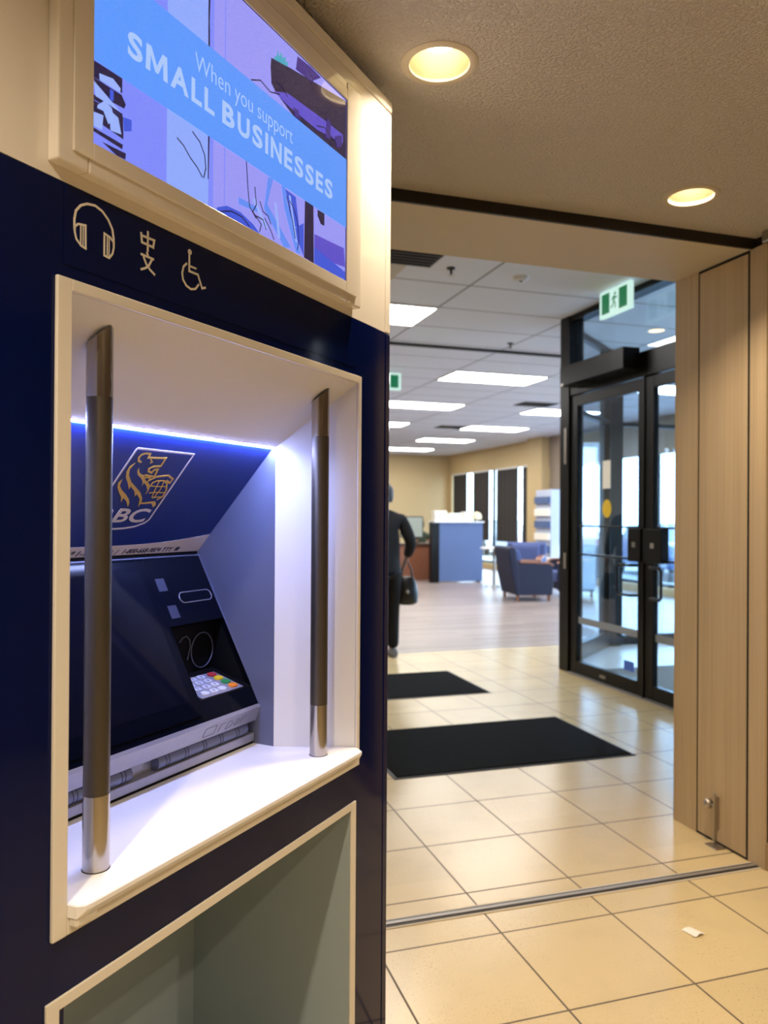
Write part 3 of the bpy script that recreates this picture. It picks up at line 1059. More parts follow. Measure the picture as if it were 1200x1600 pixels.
# silver lip, cash shutter rollers, bottom rail
prof = [(-0.203, 0.943), (-0.199, 0.936), (-0.212, 0.9035), (-0.222, 0.902), (-0.25, 0.905), (-0.25, 0.943)]
MB().prism([K(0.812, *p) for p in prof], [K(1.4585, *p) for p in prof]).build('silver_lip', M['silver_lite'], kiosk)
lipf = lambda a, b, h: K(a, -0.199 + (-0.013) * b + h * 0.93 + 0.0003, 0.936 - 0.0325 * b - h * 0.37)
mb = MB()
for p in ([(1.275, .25), (1.310, .25), (1.306, .8), (1.270, .8), (1.275, .25)], [(1.318, .8), (1.326, .3), (1.338, .3)],
          [(1.343, .8), (1.350, .35), (1.360, .3), (1.366, .5), (1.358, .75), (1.343, .8)], [(1.372, .75), (1.379, .3), (1.388, .35), (1.384, .7), (1.372, .75)],
          [(1.393, .7), (1.400, .3), (1.414, .3)]):
    mb.ribbon([(a, b) for a, b in p], 0.0022, lipf, 0.0004) if False else None
    for q0, q1 in zip(p, p[1:]):
        mb.tube([lipf(q0[0], q0[1], 0.0002), lipf(q1[0], q1[1], 0.0002)], 0.0006, 6)
mb.build('embossed_marks', M['silver'], kiosk)


def roller(u0, u1):
    rings = []
    cn, cz_ = -0.232, 0.889
    us = []
    mb = MB()
    for uu in (u0, u1):
        rings.append([K(uu, cn + 0.0185 * math.cos(a), cz_ + 0.0155 * math.sin(a)) for a in [2 * PI * k / 20 for k in range(20)]])
    mb.loft(rings)
    o = mb.build('cash_shutter', M['silver'], kiosk, smooth=True)
    mb = MB()
    uu = u0 + 0.02
    while uu < u1 - 0.004:
        for d in (0.0, 0.009):
            mb.loft([[K(uu + d + e, cn + 0.0192 * math.cos(a), cz_ + 0.0162 * math.sin(a)) for a in [2 * PI * k / 20 for k in range(20)]] for e in (0, 0.0012)])
        uu += 0.055
    mb.build('shutter_band', M['ink'], o)


roller(0.815, 1.082)
roller(1.150, 1.432)
kbox(0.813, 1.457, -0.26, -0.234, 0.850, 0.903).build('shutter_back_plate', M['silver_lite'], kiosk)
kbox(0.813, 1.457, -0.26, -0.2145, 0.8572, 0.8745).build('lower_rail', M['silver_lite'], kiosk, bevel=0.001)
kbox(0.813, 1.457, -0.26, -0.219, 0.846, 0.8572).build('shadow_gap', M['black'], kiosk)

# upper display
bz = kframe((0.704, 1.519, 1.828, 2.302), (0.755, 1.4535, 1.8665, 2.2625), 0.0, 0.020).build('display_bezel', M['cream'], kiosk, bevel=0.003)
kframe((0.727, 1.4965, 1.8475, 2.2825), (0.7595, 1.4495, 1.8705, 2.2585), 0.0205, 0.0235).build('inner_border', M['cream'], bz, bevel=0.0012)
scr = kbox(0.7575, 1.4515, 0.001, 0.0195, 1.869, 2.260).build('display_screen', M['gloss_black'], kiosk, label='lit screen showing a blue advertisement')


def PD(a, b, h=0.0):
    return K(a, 0.0196 + h, b)


def EM(nm, r, g, b):
    m_ = emit(nm, rgb(r, g, b), 1.08, 0.05)
    m_.node_tree.nodes['Principled BSDF'].inputs['Coat Weight'].default_value = 0.8
    m_.node_tree.nodes['Principled BSDF'].inputs['Coat Roughness'].default_value = 0.02
    m_.node_tree.nodes['Principled BSDF'].inputs['Coat IOR'].default_value = 1.8
    return m_



scols = dict(lav=EM('screen lavender', 122, 136, 250), lite=EM('screen pale blue', 140, 168, 252), mid=EM('screen soft violet', 150, 150, 245), band=EM('screen sky blue', 84, 150, 252),
             text=EM('screen lettering', 168, 198, 250), dark=EM('screen ink', 14, 10, 62), plum=EM('screen plum', 52, 34, 130), blue=EM('screen cobalt', 52, 84, 214),
             pale=EM('screen pale', 150, 176, 250), teal=EM('screen teal', 60, 165, 195), steel=EM('screen steel blue', 92, 140, 245), violet=EM('screen violet', 86, 74, 200))
layer = [0]


def art(name, polys, col, h):
    for p in polys:
        MB().flat(p, lambda a, b, hh: PD(a, b, h + hh), 0.0001).build(name, scols[col], scr)


R4 = lambda x0, x1, y0, y1: [(x0, y0), (x1, y0), (x1, y1), (x0, y1)]
art('picture_background', [R4(0.760, 0.9035, 1.8712, 2.258)], 'lav', 0.0002)
art('picture_background', [R4(0.9035, 1.0, 1.8712, 2.258)], 'lite', 0.0002)
art('picture_background', [R4(1.0, 1.449, 1.8712, 2.258)], 'mid', 0.0002)
art('picture_shape', [R4(1.0, 1.012, 1.8712, 2.258), R4(1.040, 1.0425, 1.8712, 2.258)], 'lav', 0.0004)
art('picture_shape', [[(0.9985, 1.915), (1.0005, 1.915), (1.002, 1.985), (0.9985, 1.985)], [(0.9975, 2.131), (1.0015, 2.131), (1.0005, 2.175), (1.002, 2.215), (0.9985, 2.25), (0.997, 2.19)]], 'dark', 0.0006)
lp = [[(0.759, 1.984), (0.813, 1.985), (0.813, 1.964), (0.759, 1.961)], [(0.762, 1.961), (0.812, 1.961), (0.82, 1.951), (0.817, 1.944), (0.766, 1.941)],
      [(0.759, 1.938), (0.814, 1.935), (0.814, 1.931), (0.759, 1.931)], [(0.760, 1.93), (0.815, 1.931), (0.816, 1.900), (0.760, 1.905)], [(0.76, 1.893), (0.815, 1.892), (0.814, 1.885), (0.76, 1.888)],
      [(0.777, 1.88), (0.821, 1.882), (0.82, 1.873), (0.804, 1.872)]]
art('picture_shape', lp[:3] + lp[3:4] + lp[4:], 'dark', 0.0004)
art('picture_shape', [[(0.771, 1.971), (0.796, 1.976), (0.81, 1.969), (0.809, 1.963), (0.772, 1.962)], [(0.769, 1.927), (0.781, 1.938), (0.794, 1.934), (0.798, 1.918), (0.788, 1.909), (0.779, 1.923), (0.768, 1.922)],
                      [(0.76, 1.914), (0.779, 1.917), (0.777, 1.896), (0.76, 1.895)], [(0.789, 1.93), (0.806, 1.926), (0.812, 1.905), (0.792, 1.902)], [(0.762, 1.956), (0.80, 1.9405), (0.81, 1.936), (0.765, 1.937)]], 'pale', 0.0006)
art('picture_shape', [[(0.815, 1.931), (0.831, 1.934), (0.831, 1.918), (0.817, 1.912)], [(0.79, 1.959), (0.797, 1.959), (0.797, 1.945), (0.79, 1.943)]], 'blue', 0.0008)
art('picture_shape', [[(1.173, 2.204), (1.219, 2.214), (1.283, 2.226), (1.437, 2.254), (1.448, 2.255), (1.448, 2.131), (1.249, 2.131), (1.231, 2.136), (1.187, 2.149), (1.174, 2.158), (1.171, 2.187)],
                      [(1.289, 1.985), (1.32, 1.986), (1.323, 1.872), (1.287, 1.873)], [(1.336, 1.984), (1.362, 1.985), (1.362, 1.96), (1.349, 1.959), (1.336, 1.972)],
                      [(1.337, 1.898), (1.363, 1.909), (1.39, 1.903), (1.397, 1.881), (1.35, 1.872)]], 'dark', 0.0004)
art('picture_shape', [[(1.182, 2.147), (1.225, 2.165), (1.359, 2.175), (1.435, 2.178), (1.435, 2.16), (1.334, 2.143), (1.231, 2.142)], [(1.324, 1.931), (1.442, 1.939), (1.448, 1.9), (1.40, 1.895), (1.324, 1.905)]], 'violet', 0.0006)
art('picture_shape', [[(1.259, 2.252), (1.307, 2.256), (1.345, 2.254), (1.307, 2.228), (1.253, 2.224)], [(1.40, 2.16), (1.43, 2.175), (1.43, 2.15), (1.41, 2.14)]], 'plum', 0.0008)
art('picture_shape', [[(1.181, 2.2055), (1.1845, 2.214), (1.189, 2.215), (1.194, 2.229), (1.197, 2.218), (1.205, 2.232), (1.208, 2.221), (1.219, 2.231), (1.219, 2.22), (1.227, 2.225), (1.225, 2.2145)]], 'teal', 0.0006)
art('picture_shape', [[(1.079, 1.915), (1.133, 1.916), (1.133, 1.908), (1.08, 1.903)], [(1.165, 1.983), (1.181, 1.986), (1.163, 1.933), (1.24, 1.878), (1.218, 1.8715), (1.153, 1.921)],
                      [(1.208, 1.984), (1.219, 1.987), (1.228, 1.957), (1.275, 1.876), (1.258, 1.874), (1.217, 1.946)]], 'steel', 0.0008)
art('picture_shape', [[(1.221, 1.982), (1.256, 1.980), (1.269, 1.926), (1.245, 1.92)], [(1.022, 1.877), (1.048, 1.889), (1.084, 1.891), (1.123, 1.882), (1.14, 1.872), (1.022, 1.8715)], [(1.324, 1.905), (1.448, 1.89), (1.448, 1.872), (1.324, 1.872)],
                      [(1.255, 1.92), (1.285, 1.94), (1.285, 1.875), (1.262, 1.9)]], 'blue', 0.0006)
art('picture_shape', [[(1.232, 1.975), (1.238, 1.975), (1.262, 1.895), (1.256, 1.893)], [(1.186, 1.945), (1.192, 1.945), (1.205, 1.885), (1.198, 1.882)], [(1.12, 1.925), (1.126, 1.93), (1.165, 1.89), (1.158, 1.886)]], 'pale', 0.00095)
art('picture_shape', [[(1.362, 2.14), (1.38, 2.145), (1.385, 2.18), (1.37, 2.185)], [(1.25, 2.133), (1.27, 2.133), (1.262, 2.15), (1.245, 2.148)]], 'plum', 0.0009)
pdh = lambda a, b, h: PD(a, b, h + 0.001)
for p in ([(1.10, 1.985), (1.105, 1.94), (1.11, 1.91), (1.13, 1.895)], [(1.125, 1.95), (1.13, 1.92), (1.12, 1.905)], [(1.118, 1.905), (1.145, 1.89), (1.14, 1.875)], [(1.13, 1.90), (1.15, 1.90), (1.16, 1.885)],
          [(0.925, 1.950), (0.94, 1.944), (0.955, 1.932), (0.972, 1.923), (0.985, 1.912)], [(0.96, 1.975), (0.978, 1.966), (0.990, 1.950), (0.993, 1.930), (0.988, 1.912)],
          [(1.14, 1.93), (1.15, 1.915), (1.165, 1.912), (1.175, 1.90)], [(1.235, 1.965), (1.25, 1.955), (1.262, 1.935), (1.268, 1.90), (1.262, 1.88)], [(1.155, 1.905), (1.175, 1.888), (1.185, 1.875)],
          [(1.30, 2.245), (1.315, 2.235), (1.31, 2.222)], [(1.33, 2.15), (1.36, 2.16), (1.40, 2.15)], [(1.175, 2.16), (1.19, 2.17), (1.21, 2.168), (1.225, 2.158)],
          [(1.03, 1.873), (1.06, 1.884), (1.09, 1.884), (1.11, 1.875)], [(1.112, 2.133), (1.14, 2.146), (1.17, 2.14), (1.20, 2.150)], [(1.225, 1.97), (1.245, 1.93), (1.255, 1.90)]):
    MB().ribbon(p, 0.0022, pdh, 0.0001).build('picture_line', scols['dark'], scr)
art('picture_band', [R4(0.760, 1.449, 1.985, 2.131)], 'band', 0.0012)
TH = lambda a, b, h: PD(a, b, h + 0.0014)
for word, x0, ws in (('SMALL', 0.822, (0.029, 0.046, 0.041, 0.025, 0.025)), ('BUSINESSES', 1.033, (0.033, 0.034, 0.030, 0.009, 0.035, 0.027, 0.030, 0.030, 0.027, 0.030))):
    gap = (0.191 if word == 'SMALL' else 0.359) - sum(ws)
    gap /= len(ws) - 1
    for ch, w_ in zip(word, ws):
        if ch == 'M':
            MB().flat([(x0 + w_ * a, 2.0225 + 0.038 * b) for a, b in ((0, 0), (0.03, 1), (.25, 1), (.5, .38), (.75, 1), (.97, 1), (1, 0), (.8, 0), (.78, .66), (.57, .10), (.43, .10), (.22, .66), (.2, 0))], TH, 0.0001).build('advert_letter', scols['text'], scr)
            x0 += w_ + gap
            continue
        link('advert_letter', text_mesh(ch, x0, x0 + w_, 2.0225, 2.0605, TH, 0.0001, bold=0.032 if ch != 'I' else 0.0), scols['text'], scr)
        x0 += w_ + gap
link('advert_lettering', text_mesh('When you support', 0.965, 1.2435, 2.0665, 2.1045, TH, 0.0001, bold=-0.008), scols['text'], scr)

# pictograms
PI2 = lambda a, b, h=0.0: K(a, 0.0014 + h, b)
mb = MB()
mb.ribbon([(0.748, 1.752), (0.7475, 1.767), (0.750, 1.779), (0.758, 1.789), (0.769, 1.795), (0.783, 1.7975), (0.796, 1.794), (0.807, 1.786), (0.8145, 1.775), (0.817, 1.763), (0.8175, 1.750)], 0.0032, PI2)
mb.ribbon([(0.7485, 1.757), (0.754, 1.7625), (0.7665, 1.7645), (0.767, 1.733), (0.759, 1.7345), (0.751, 1.741), (0.7485, 1.750), (0.7485, 1.757)], 0.0028, PI2)
mb.ribbon([(0.7585, 1.762), (0.7585, 1.735)], 0.0018, PI2)
mb.ribbon([(0.7625, 1.763), (0.7625, 1.734)], 0.0014, PI2)
mb.ribbon([(0.817, 1.757), (0.811, 1.762), (0.8, 1.7645), (0.8, 1.7335), (0.809, 1.7325), (0.815, 1.740), (0.8175, 1.750)], 0.0028, PI2)
mb.ribbon([(0.8055, 1.763), (0.8055, 1.733)], 0.0018, PI2)
mb.ribbon([(0.809, 1.761), (0.809, 1.734)], 0.0014, PI2)
mb.build('headphone_pictogram', M['icon'], kiosk)
mb = MB()
for p in ([(0.8705, 1.7895), (0.8725, 1.7735)], [(0.8705, 1.785), (0.898, 1.7855), (0.8955, 1.7725)], [(0.8735, 1.775), (0.8965, 1.7745)], [(0.8845, 1.7955), (0.8845, 1.7645)],
          [(0.8825, 1.7635), (0.8855, 1.7575)], [(0.870, 1.757), (0.8975, 1.7565)], [(0.8935, 1.7555), (0.8875, 1.745), (0.880, 1.7385), (0.8705, 1.734)], [(0.8755, 1.7555), (0.881, 1.746), (0.889, 1.739), (0.900, 1.7335)]):
    mb.ribbon(p, 0.0034, PI2)
mb.build('chinese_lettering', M['icon'], kiosk)
mb = MB()
mb.flat([(0.978 + 0.0045 * math.cos(a), 1.7925 + 0.0045 * math.sin(a)) for a in [2 * PI * k / 14 for k in range(14)]], PI2)
mb.ribbon([(0.977, 1.789), (0.977, 1.7615), (0.998, 1.7615), (1.0085, 1.742), (1.0175, 1.7455)], 0.0036, PI2)
mb.ribbon([(0.977, 1.770), (0.994, 1.770)], 0.0030, PI2)
mb.ribbon([(0.9715, 1.7725), (0.9635, 1.765), (0.9605, 1.754), (0.9625, 1.744), (0.970, 1.7365), (0.981, 1.7335), (0.992, 1.7365), (1.0005, 1.7465)], 0.0034, PI2)
mb.build('wheelchair_pictogram', M['icon'], kiosk)


# ------------------------------------------------------------------ entrance doors and vestibule
def struct_empty(name, loc):
    o = bpy.data.objects.new(name, None)
    COL.objects.link(o)
    o.location = loc
    return struct(o)


DZ = 2.44
door = struct_empty('door_1', (XD, 5.0, 0))


def D(x0, x1, y0, y1, z0, z1, mb=None):
    """door coordinates: x from the door plane (minus is toward the mats), y along it"""
    return (mb or MB()).box(x0, x1, y0 - 5.0, y1 - 5.0, z0, z1)


D(-0.01, 0.14, 6.09, 6.24, 0, RZ).build('door_post', M['bronze'], door, bevel=0.004)
D(0.0, 0.12, 2.99, 6.09, DZ, DZ + 0.19).build('door_header', M['bronze'], door, bevel=0.003)
D(0.0, 0.12, 2.99, 4.05, 0, RZ).build('side_panel', M['bronze'], door)
D(0.0, 0.12, 4.05, 6.09, RZ - 0.05, RZ - 0.001).build('top_rail', M['bronze'], door)
D(0.055, 0.062, 4.05, 6.09, DZ + 0.19, RZ - 0.05).build('transom_glass', M['glass'], door)
MB().box(-0.03, 0.13, -0.95, 1.09, 0.0, 0.008).build('threshold', M['alu'], door)
for (y0, y1, hl) in ((5.04, 6.085, 1), (4.055, 5.03, -1)):
    mb = MB()
    sw = 0.075
    D(0.01, 0.055, y0, y0 + sw, 0.012, DZ - 0.01, mb)
    D(0.01, 0.055, y1 - sw - 0.03, y1, 0.012, DZ - 0.01, mb)
    D(0.01, 0.055, y0 + sw, y1 - sw - 0.03, 0.012, 0.115, mb)
    D(0.01, 0.055, y0 + sw, y1 - sw - 0.03, DZ - 0.10, DZ - 0.01, mb)
    D(0.018, 0.05, y0 + sw, y1 - sw - 0.03, 1.285, 1.300, mb)
    D(0.018, 0.05, y0 + sw, y1 - sw - 0.03, 1.04, 1.055, mb)
    leaf = mb.build('door_leaf', M['bronze'], door, bevel=0.003)
    D(0.030, 0.036, y0 + sw, y1 - sw - 0.03, 0.115, DZ - 0.10).build('door_glass', M['glass'], leaf)
    D(0.0275, 0.0295, y0 + sw, y1 - sw - 0.03, 0.445, 0.502).build('frosted_strip', M['frost'], leaf)
    yy = (y0 + sw) if hl > 0 else (y1 - sw - 0.03)
    ya, yb = (yy - 0.06, yy + 0.10) if hl > 0 else (yy - 0.12, yy + 0.09)
    D(-0.012, 0.056, ya, yb, 1.03, 1.285).build('lock_box', M['bronze'], leaf, bevel=0.004)
    D(-0.016, -0.012, (ya + yb) / 2 - 0.02, (ya + yb) / 2 + 0.02, 1.14, 1.18).build('lock_cylinder', M['satin'], leaf)
    yh = yy + 0.17 * hl
    mb = MB()
    mb.tube([(0.02, yy - 5.0 + 0.01 * hl, 1.00), (-0.045, yy - 5.0 + 0.03 * hl, 1.00), (-0.05, yh - 5.0 - 0.02 * hl, 1.00), (-0.05, yh - 5.0, 0.98),
             (-0.05, yh - 5.0, 0.79), (-0.05, yh - 5.0 - 0.02 * hl, 0.77), (-0.045, yy - 5.0 + 0.03 * hl, 0.77), (0.02, yy - 5.0 + 0.01 * hl, 0.77)], 0.011, 8)
    mb.build('pull_handle', M['bronze'], leaf, smooth=True)
D(0.0, 0.13, 5.028, 5.042, 0.0, DZ).build('centre_mullion', M['bronze'], door)
for zc, hh in ((2.0, 0.16), (0.98, 0.07)):
    D(-0.018, -0.010, 6.12, 6.155, zc - hh, zc + hh).build('hinge', M['satin'], door, bevel=0.003)
D(-0.004, 0.008, 5.52, 5.60, 0.05, 0.07).build('floor_latch', M['satin'], door)

# stickers on the door glass
def sticker(name, y, z, mb, mat, label):
    o = mb.build(name, mat)
    o.location = (XD + 0.029, y, z)
    return tag(o, label, 'sticker')


mb = MB()
rg = [(0, 0.062 * math.cos(2 * PI * k / 28), 0.075 * math.sin(2 * PI * k / 28)) for k in range(28)]
mb.prism(rg, [(-0.001, b, c) for _, b, c in rg])
sticker('door_sticker', 5.555, 1.440, mb, M['yellow'], 'round yellow sticker on the glass of the left door leaf')
mb = MB()
mb.box(-0.001, 0, -0.055, 0.055, -0.115, 0.115)
sticker('door_sticker', 5.56, 1.72, mb, M['paper'], 'white paper notice on the glass of the left door leaf, above the yellow one')
mb = MB().box(-0.001, 0, -0.075, 0.055, -0.035, 0.04)
sticker('door_sticker', 5.255, 0.205, mb, M['blue_sticker'], 'small blue sticker low on the glass of the left door leaf')

# automatic operator box over the left leaf
t = thing('door_operator', 'long dark automatic door opener box over the glass door', 'door opener', (XD, 5.55, 2.50))
MB().box(-0.15, -0.001, -0.47, 0.46, 0.0, 0.165).build('cover', M['bronze'], t, bevel=0.006)
mb = MB()
mb.tube([(-0.06, 0.15, -0.006), (-0.16, 0.30, -0.012), (-0.06, 0.05, -0.012)], 0.009, 6)
mb.build('arm', M['bronze'], t)
MB().box(-0.152, -0.146, 0.40, 0.44, 0.0, 0.02).build('badge', M['satin'], t)


def glazed_wall(a, b, name, muntins=(2.37,), base=0.10, th=0.06, mull=()):
    """glazed screen from floor point a to floor point b, dark frame"""
    a, b = Vector(a), Vector(b)
    L = (b - a).length
    e = struct_empty(name, (a.x, a.y, 0))
    e.rotation_euler = (0, 0, math.atan2(b.y - a.y, b.x - a.x))
    mb = MB()
    for z0, z1 in [(0, base), (RZ - 0.06, RZ - 0.001)] + [(q - 0.022, q + 0.022) for q in muntins]:
        mb.box(0, L, -th / 2, th / 2, z0, z1)
    for q in (0.03, L - 0.03) + tuple(mull):
        mb.box(q - 0.03, q + 0.03, -th / 2 - 0.002, th / 2 + 0.002, 0, RZ - 0.001)
    mb.build('window_frame', M['bronze'], e)
    MB().box(0.03, L - 0.03, -0.003, 0.003, base, RZ - 0.06).build('window_glass', M['glass'], e)
    return e


glazed_wall((3.80, 6.36), (4.80, 7.20), 'window_1', base=0.16)
sbox('trim_8', M['bronze'], 4.76, 4.93, 7.15, 7.31, 0, RZ - 0.001)
glazed_wall((4.93, 7.25), (8.78, 7.25), 'window_2', mull=(1.6, 2.8))
# outer wall glazing of the vestibule and windows of the room
glazed_wall((8.9, 3.0), (8.9, 7.2), 'window_3', muntins=(2.2,), mull=(1.0, 2.1, 3.2))
e = glazed_wall((8.93, 7.35), (8.93, 14.95), 'window_4', muntins=(), base=0.2, mull=(1.5, 3.0, 4.5, 6.0))
e = glazed_wall((8.96, 16.12), (8.96, 21.12), 'window_5', muntins=(), base=0.2, mull=(1.25, 2.5, 3.75))
MB().prism([(3.72, 3.0, 0.0005), (XW, 3.0, 0.0005), (XW, 7.2, 0.0005), (4.84, 7.2, 0.0005), (3.76, 6.30, 0.0005)], [(3.72, 3.0, 0.004), (XW, 3.0, 0.004), (XW, 7.2, 0.004), (4.84, 7.2, 0.004), (3.76, 6.30, 0.004)]).build('floor', plain('pale vestibule tile', (0.72, 0.71, 0.69, 1), 0.3, vs=2), None)['kind'] = 'structure'
sbox('wall_right', M['white'], XD + 0.12, XW, 2.99, 3.0, 0, RZ)
t = thing('vestibule_mat', 'grey mat inside the glass vestibule just past the doors', 'mat', (4.55, 5.3, 0.004))
MB().box(-0.6, 0.6, -0.75, 0.75, 0, 0.006).build('carpet_pile', plain('grey mat', (0.22, 0.21, 0.20, 1), 0.9, var=0.3, vs=40), t)
MB().box(-0.63, 0.63, -0.78, 0.78, 0, 0.003).build('rubber_border', M['mat_edge'], t)

# vestibule downlight
t = thing('vestibule_downlight', 'small warm downlight in the vestibule ceiling behind the glass over the doors', 'ceiling light', (4.72, 6.30, RZ))
MB().lathe([(0.07, -0.001), (0.10, -0.006), (0.115, -0.001)], 28, cap=False).build('trim_ring', M['white'], t)
MB().lathe([(0.001, -0.003), (0.074, -0.003)], 28, cap=False).build('lamp', emit('peach lamp', (1.0, 0.66, 0.36, 1), 2.2), t)

# dark window shades between bright gaps
for i, (ya, yb) in enumerate(((19.93, 20.90), (18.5, 19.50), (16.98, 18.08), (16.13, 16.68))):
    nm = ['dark charcoal window shade farthest from the entrance, beside the corner', 'dark charcoal window shade, second from the far corner', 'widest dark charcoal window shade, beside the bright strip by the desk',
          'narrow dark charcoal window shade beside the beige pillar'][i]
    t = thing('window_shade', nm, 'window shade', (XW - 0.02, (ya + yb) / 2, 2.57), 0, 'dark shades on the far windows')
    h = (yb - ya) / 2
    mb = MB()
    N_ = 10
    rr = []
    for k in range(N_ + 1):
        y = -h + 2 * h * k / N_
        rr.append((-0.02 + (0.008 if k % 2 else 0), y))
    for k in range(N_):
        mb.prism([(rr[k][0], rr[k][1], -1.83), (rr[k + 1][0], rr[k + 1][1], -1.83), (rr[k + 1][0] + 0.004, rr[k + 1][1], -1.83), (rr[k][0] + 0.004, rr[k][1], -1.83)],
                 [(rr[k][0], rr[k][1], 0), (rr[k + 1][0], rr[k + 1][1], 0), (rr[k + 1][0] + 0.004, rr[k + 1][1], 0), (rr[k][0] + 0.004, rr[k][1], 0)])
    mb.build('fabric', M['shade'], t)
    MB().box(-0.035, 0.0, -h, h, -0.03, 0.01).build('head_rail', M['plastic_white'], t)
# a pale slatted blind by the pillar, seen left of the door post
t = thing('slatted_blind', 'pale blue slatted blind on the window right of the beige pillar', 'blind', (XW - 0.035, 13.9, 2.425))
mb = MB()
for k in range(26):
    mb.box(-0.02, 0.02, -1.0, 1.0, -0.06 * k - 0.006, -0.06 * k)
mb.build('slats', plain('pale blue slat', (0.42, 0.50, 0.66, 1), 0.6), t)
MB().box(-0.03, 0.03, -1.0, 1.0, 0.0, 0.05).build('head_rail', M['plastic_white'], t)
t = thing('brochure_rack', 'tall pale blue brochure rack against the shaded brown wall beside the door post', 'rack', (XW - 0.25, 15.05, 0))
MB().box(-0.14, 0.14, -0.33, 0.33, 0, 1.95).build('frame', plain('pale rack', (0.50, 0.55, 0.68, 1), 0.5), t)
for k in range(6):
    q = MB().box(-0.20, -0.14, -0.30, 0.30, 0.35 + 0.26 * k, 0.50 + 0.26 * k).build('leaflet_tray', M['blue_panel'] if k % 2 else M['paper'], t)

# ------------------------------------------------------------------ ceiling lights of the big room
tro = None
spots = [(1.175, 6.195, 'nearest bright ceiling panel, cut off by the kiosk edge'),
         (3.725, 8.815, 'largest whole bright ceiling panel, over the middle of the room'),
         (3.725, 11.435, 'bright ceiling panel behind the largest one, cut off by the kiosk'),
         (6.275, 11.435, 'bright ceiling panel beside the dark door post'),
         (3.725, 14.055, 'short bright ceiling panel, third back along the kiosk edge'),
         (6.275, 14.055, 'bright ceiling panel beside the far dark vent'),
         (6.275, 16.675, 'bright ceiling panel second from the end wall'),
         (6.275, 19.295, 'bright ceiling panel nearest the end wall'),
         (6.275, 8.815, 'bright ceiling panel seen through the glass doors'),
         (1.175, 14.055, 'added bright ceiling panel, unseen behind the kiosk, far left'),  # this panel and the next are unseen, put in for room light
         (1.175, 9.47, 'added bright ceiling panel, unseen behind the kiosk, near left')]
for x, y, lb in spots:
    if tro is None:
        t = tro = thing('ceiling_panel_light', lb, 'ceiling light', (x + 0.6375, y + 0.3275, RZ), 0, 'rectangular panel lights in the tiled ceiling')
        MB().box(-0.625, 0.625, -0.315, 0.315, -0.012, -0.004).build('diffuser', M['diffuser'], t)
        mb = MB()
        for q in ((-0.637, 0.637, -0.327, -0.313), (-0.637, 0.637, 0.313, 0.327), (-0.637, -0.623, -0.313, 0.313), (0.623, 0.637, -0.313, 0.313)):
            mb.box(*q, -0.014, 0)
        mb.build('frame', M['plastic_white'], t)
    else:
        copy_tree(tro, lb, (x + 0.6375, y + 0.3275, RZ))

vt = thing('ceiling_vent', 'dark square ceiling vent above the armchairs', 'vent', (6.03, 11.05, RZ), 0, 'dark vents in the tiled ceiling')
MB().box(-0.30, 0.30, -0.2, 0.2, -0.006, 0).build('frame', M['dark_trim'], vt)
mb = MB()
for k in range(7):
    mb.box(-0.28, 0.28, -0.18 + 0.055 * k, -0.16 + 0.055 * k, -0.014, -0.006)
mb.build('louvres', M['bronze'], vt)
copy_tree(vt, 'dark square ceiling vent farther off, left of a bright ceiling panel', (6.0, 14.45, RZ))
copy_tree(vt, 'dark ceiling vent in the beige bulkhead beside the kiosk top', (1.66, 4.93, RZ - 0.03))


def sprinkler(x, y, label):
    t = thing('sprinkler', label, 'sprinkler', (x, y, RZ), 0, 'sprinklers under the tiled ceiling')
    MB().lathe([(0.001, 0), (0.035, 0), (0.030, -0.008), (0.010, -0.010), (0.008, -0.05), (0.001, -0.05)], 16).build('stem', M['dark_trim'], t)
    MB().lathe([(0.001, -0.052), (0.02, -0.05), (0.022, -0.056), (0.001, -0.058)], 16).build('deflector', M['satin'], t)


sprinkler(2.147, 5.19, 'sprinkler head nearest the opening, dark against the ceiling tile')
sprinkler(3.66, 7.25, 'sprinkler head beside the black ceiling rail')
t = thing('smoke_detector', 'round white smoke detector on the nearest ceiling tiles', 'smoke detector', (2.72, 5.22, RZ))
MB().lathe([(0.001, -0.03), (0.04, -0.03), (0.055, -0.02), (0.065, 0), (0.001, 0)], 24).build('body', M['plastic_white'], t, smooth=True)
MB().lathe([(0.001, -0.036), (0.012, -0.035), (0.014, -0.03), (0.001, -0.03)], 12).build('sensor_button', M['bronze'], t)


# ------------------------------------------------------------------ exit signs
def exit_sign(loc, rz, label):
    t = thing('exit_sign', label, 'exit sign', loc, rz, 'green running man exit signs')
    # the face looks along local -Y; x across
    MB().box(-0.20, 0.20, -0.018, 0.018, -0.105, 0.105).build('housing', M['exit_white'], t, bevel=0.006)
    for sg in (-1, 1):
        f = -0.0186 * sg
        for x0, x1 in ((-0.165, -0.062), (0.062, 0.165)):
            MB().box(x0, x1, min(f, f - 0.001 * sg), max(f, f - 0.001 * sg), -0.078, 0.078).build('green_field', M['exit_green'], t)
        P = lambda a, b, h=0: (a * sg, f - (0.0004 + h) * sg, b)
        mb = MB()
        mb.flat([(0.012 + 0.012 * math.cos(q), 0.052 + 0.012 * math.sin(q)) for q in [2 * PI * k / 12 for k in range(12)]], P)
        mb.ribbon([(0.005, 0.036), (-0.006, -0.002)], 0.022, P)
        mb.ribbon([(0.008, 0.032), (0.028, 0.016), (0.040, 0.024)], 0.009, P)
        mb.ribbon([(0.0, 0.034), (-0.022, 0.026), (-0.030, 0.008)], 0.009, P)
        mb.ribbon([(-0.004, -0.004), (0.016, -0.026), (0.012, -0.058)], 0.011, P)
        mb.ribbon([(-0.008, -0.004), (-0.018, -0.034), (-0.044, -0.046)], 0.011, P)
        mb.build('running_figure', M['exit_green'], t)
    MB().tube([(0, 0, 0.105), (0, 0, RZ - loc[2] - 0.001)], 0.010, 10).build('stem', M['plastic_white'], t)


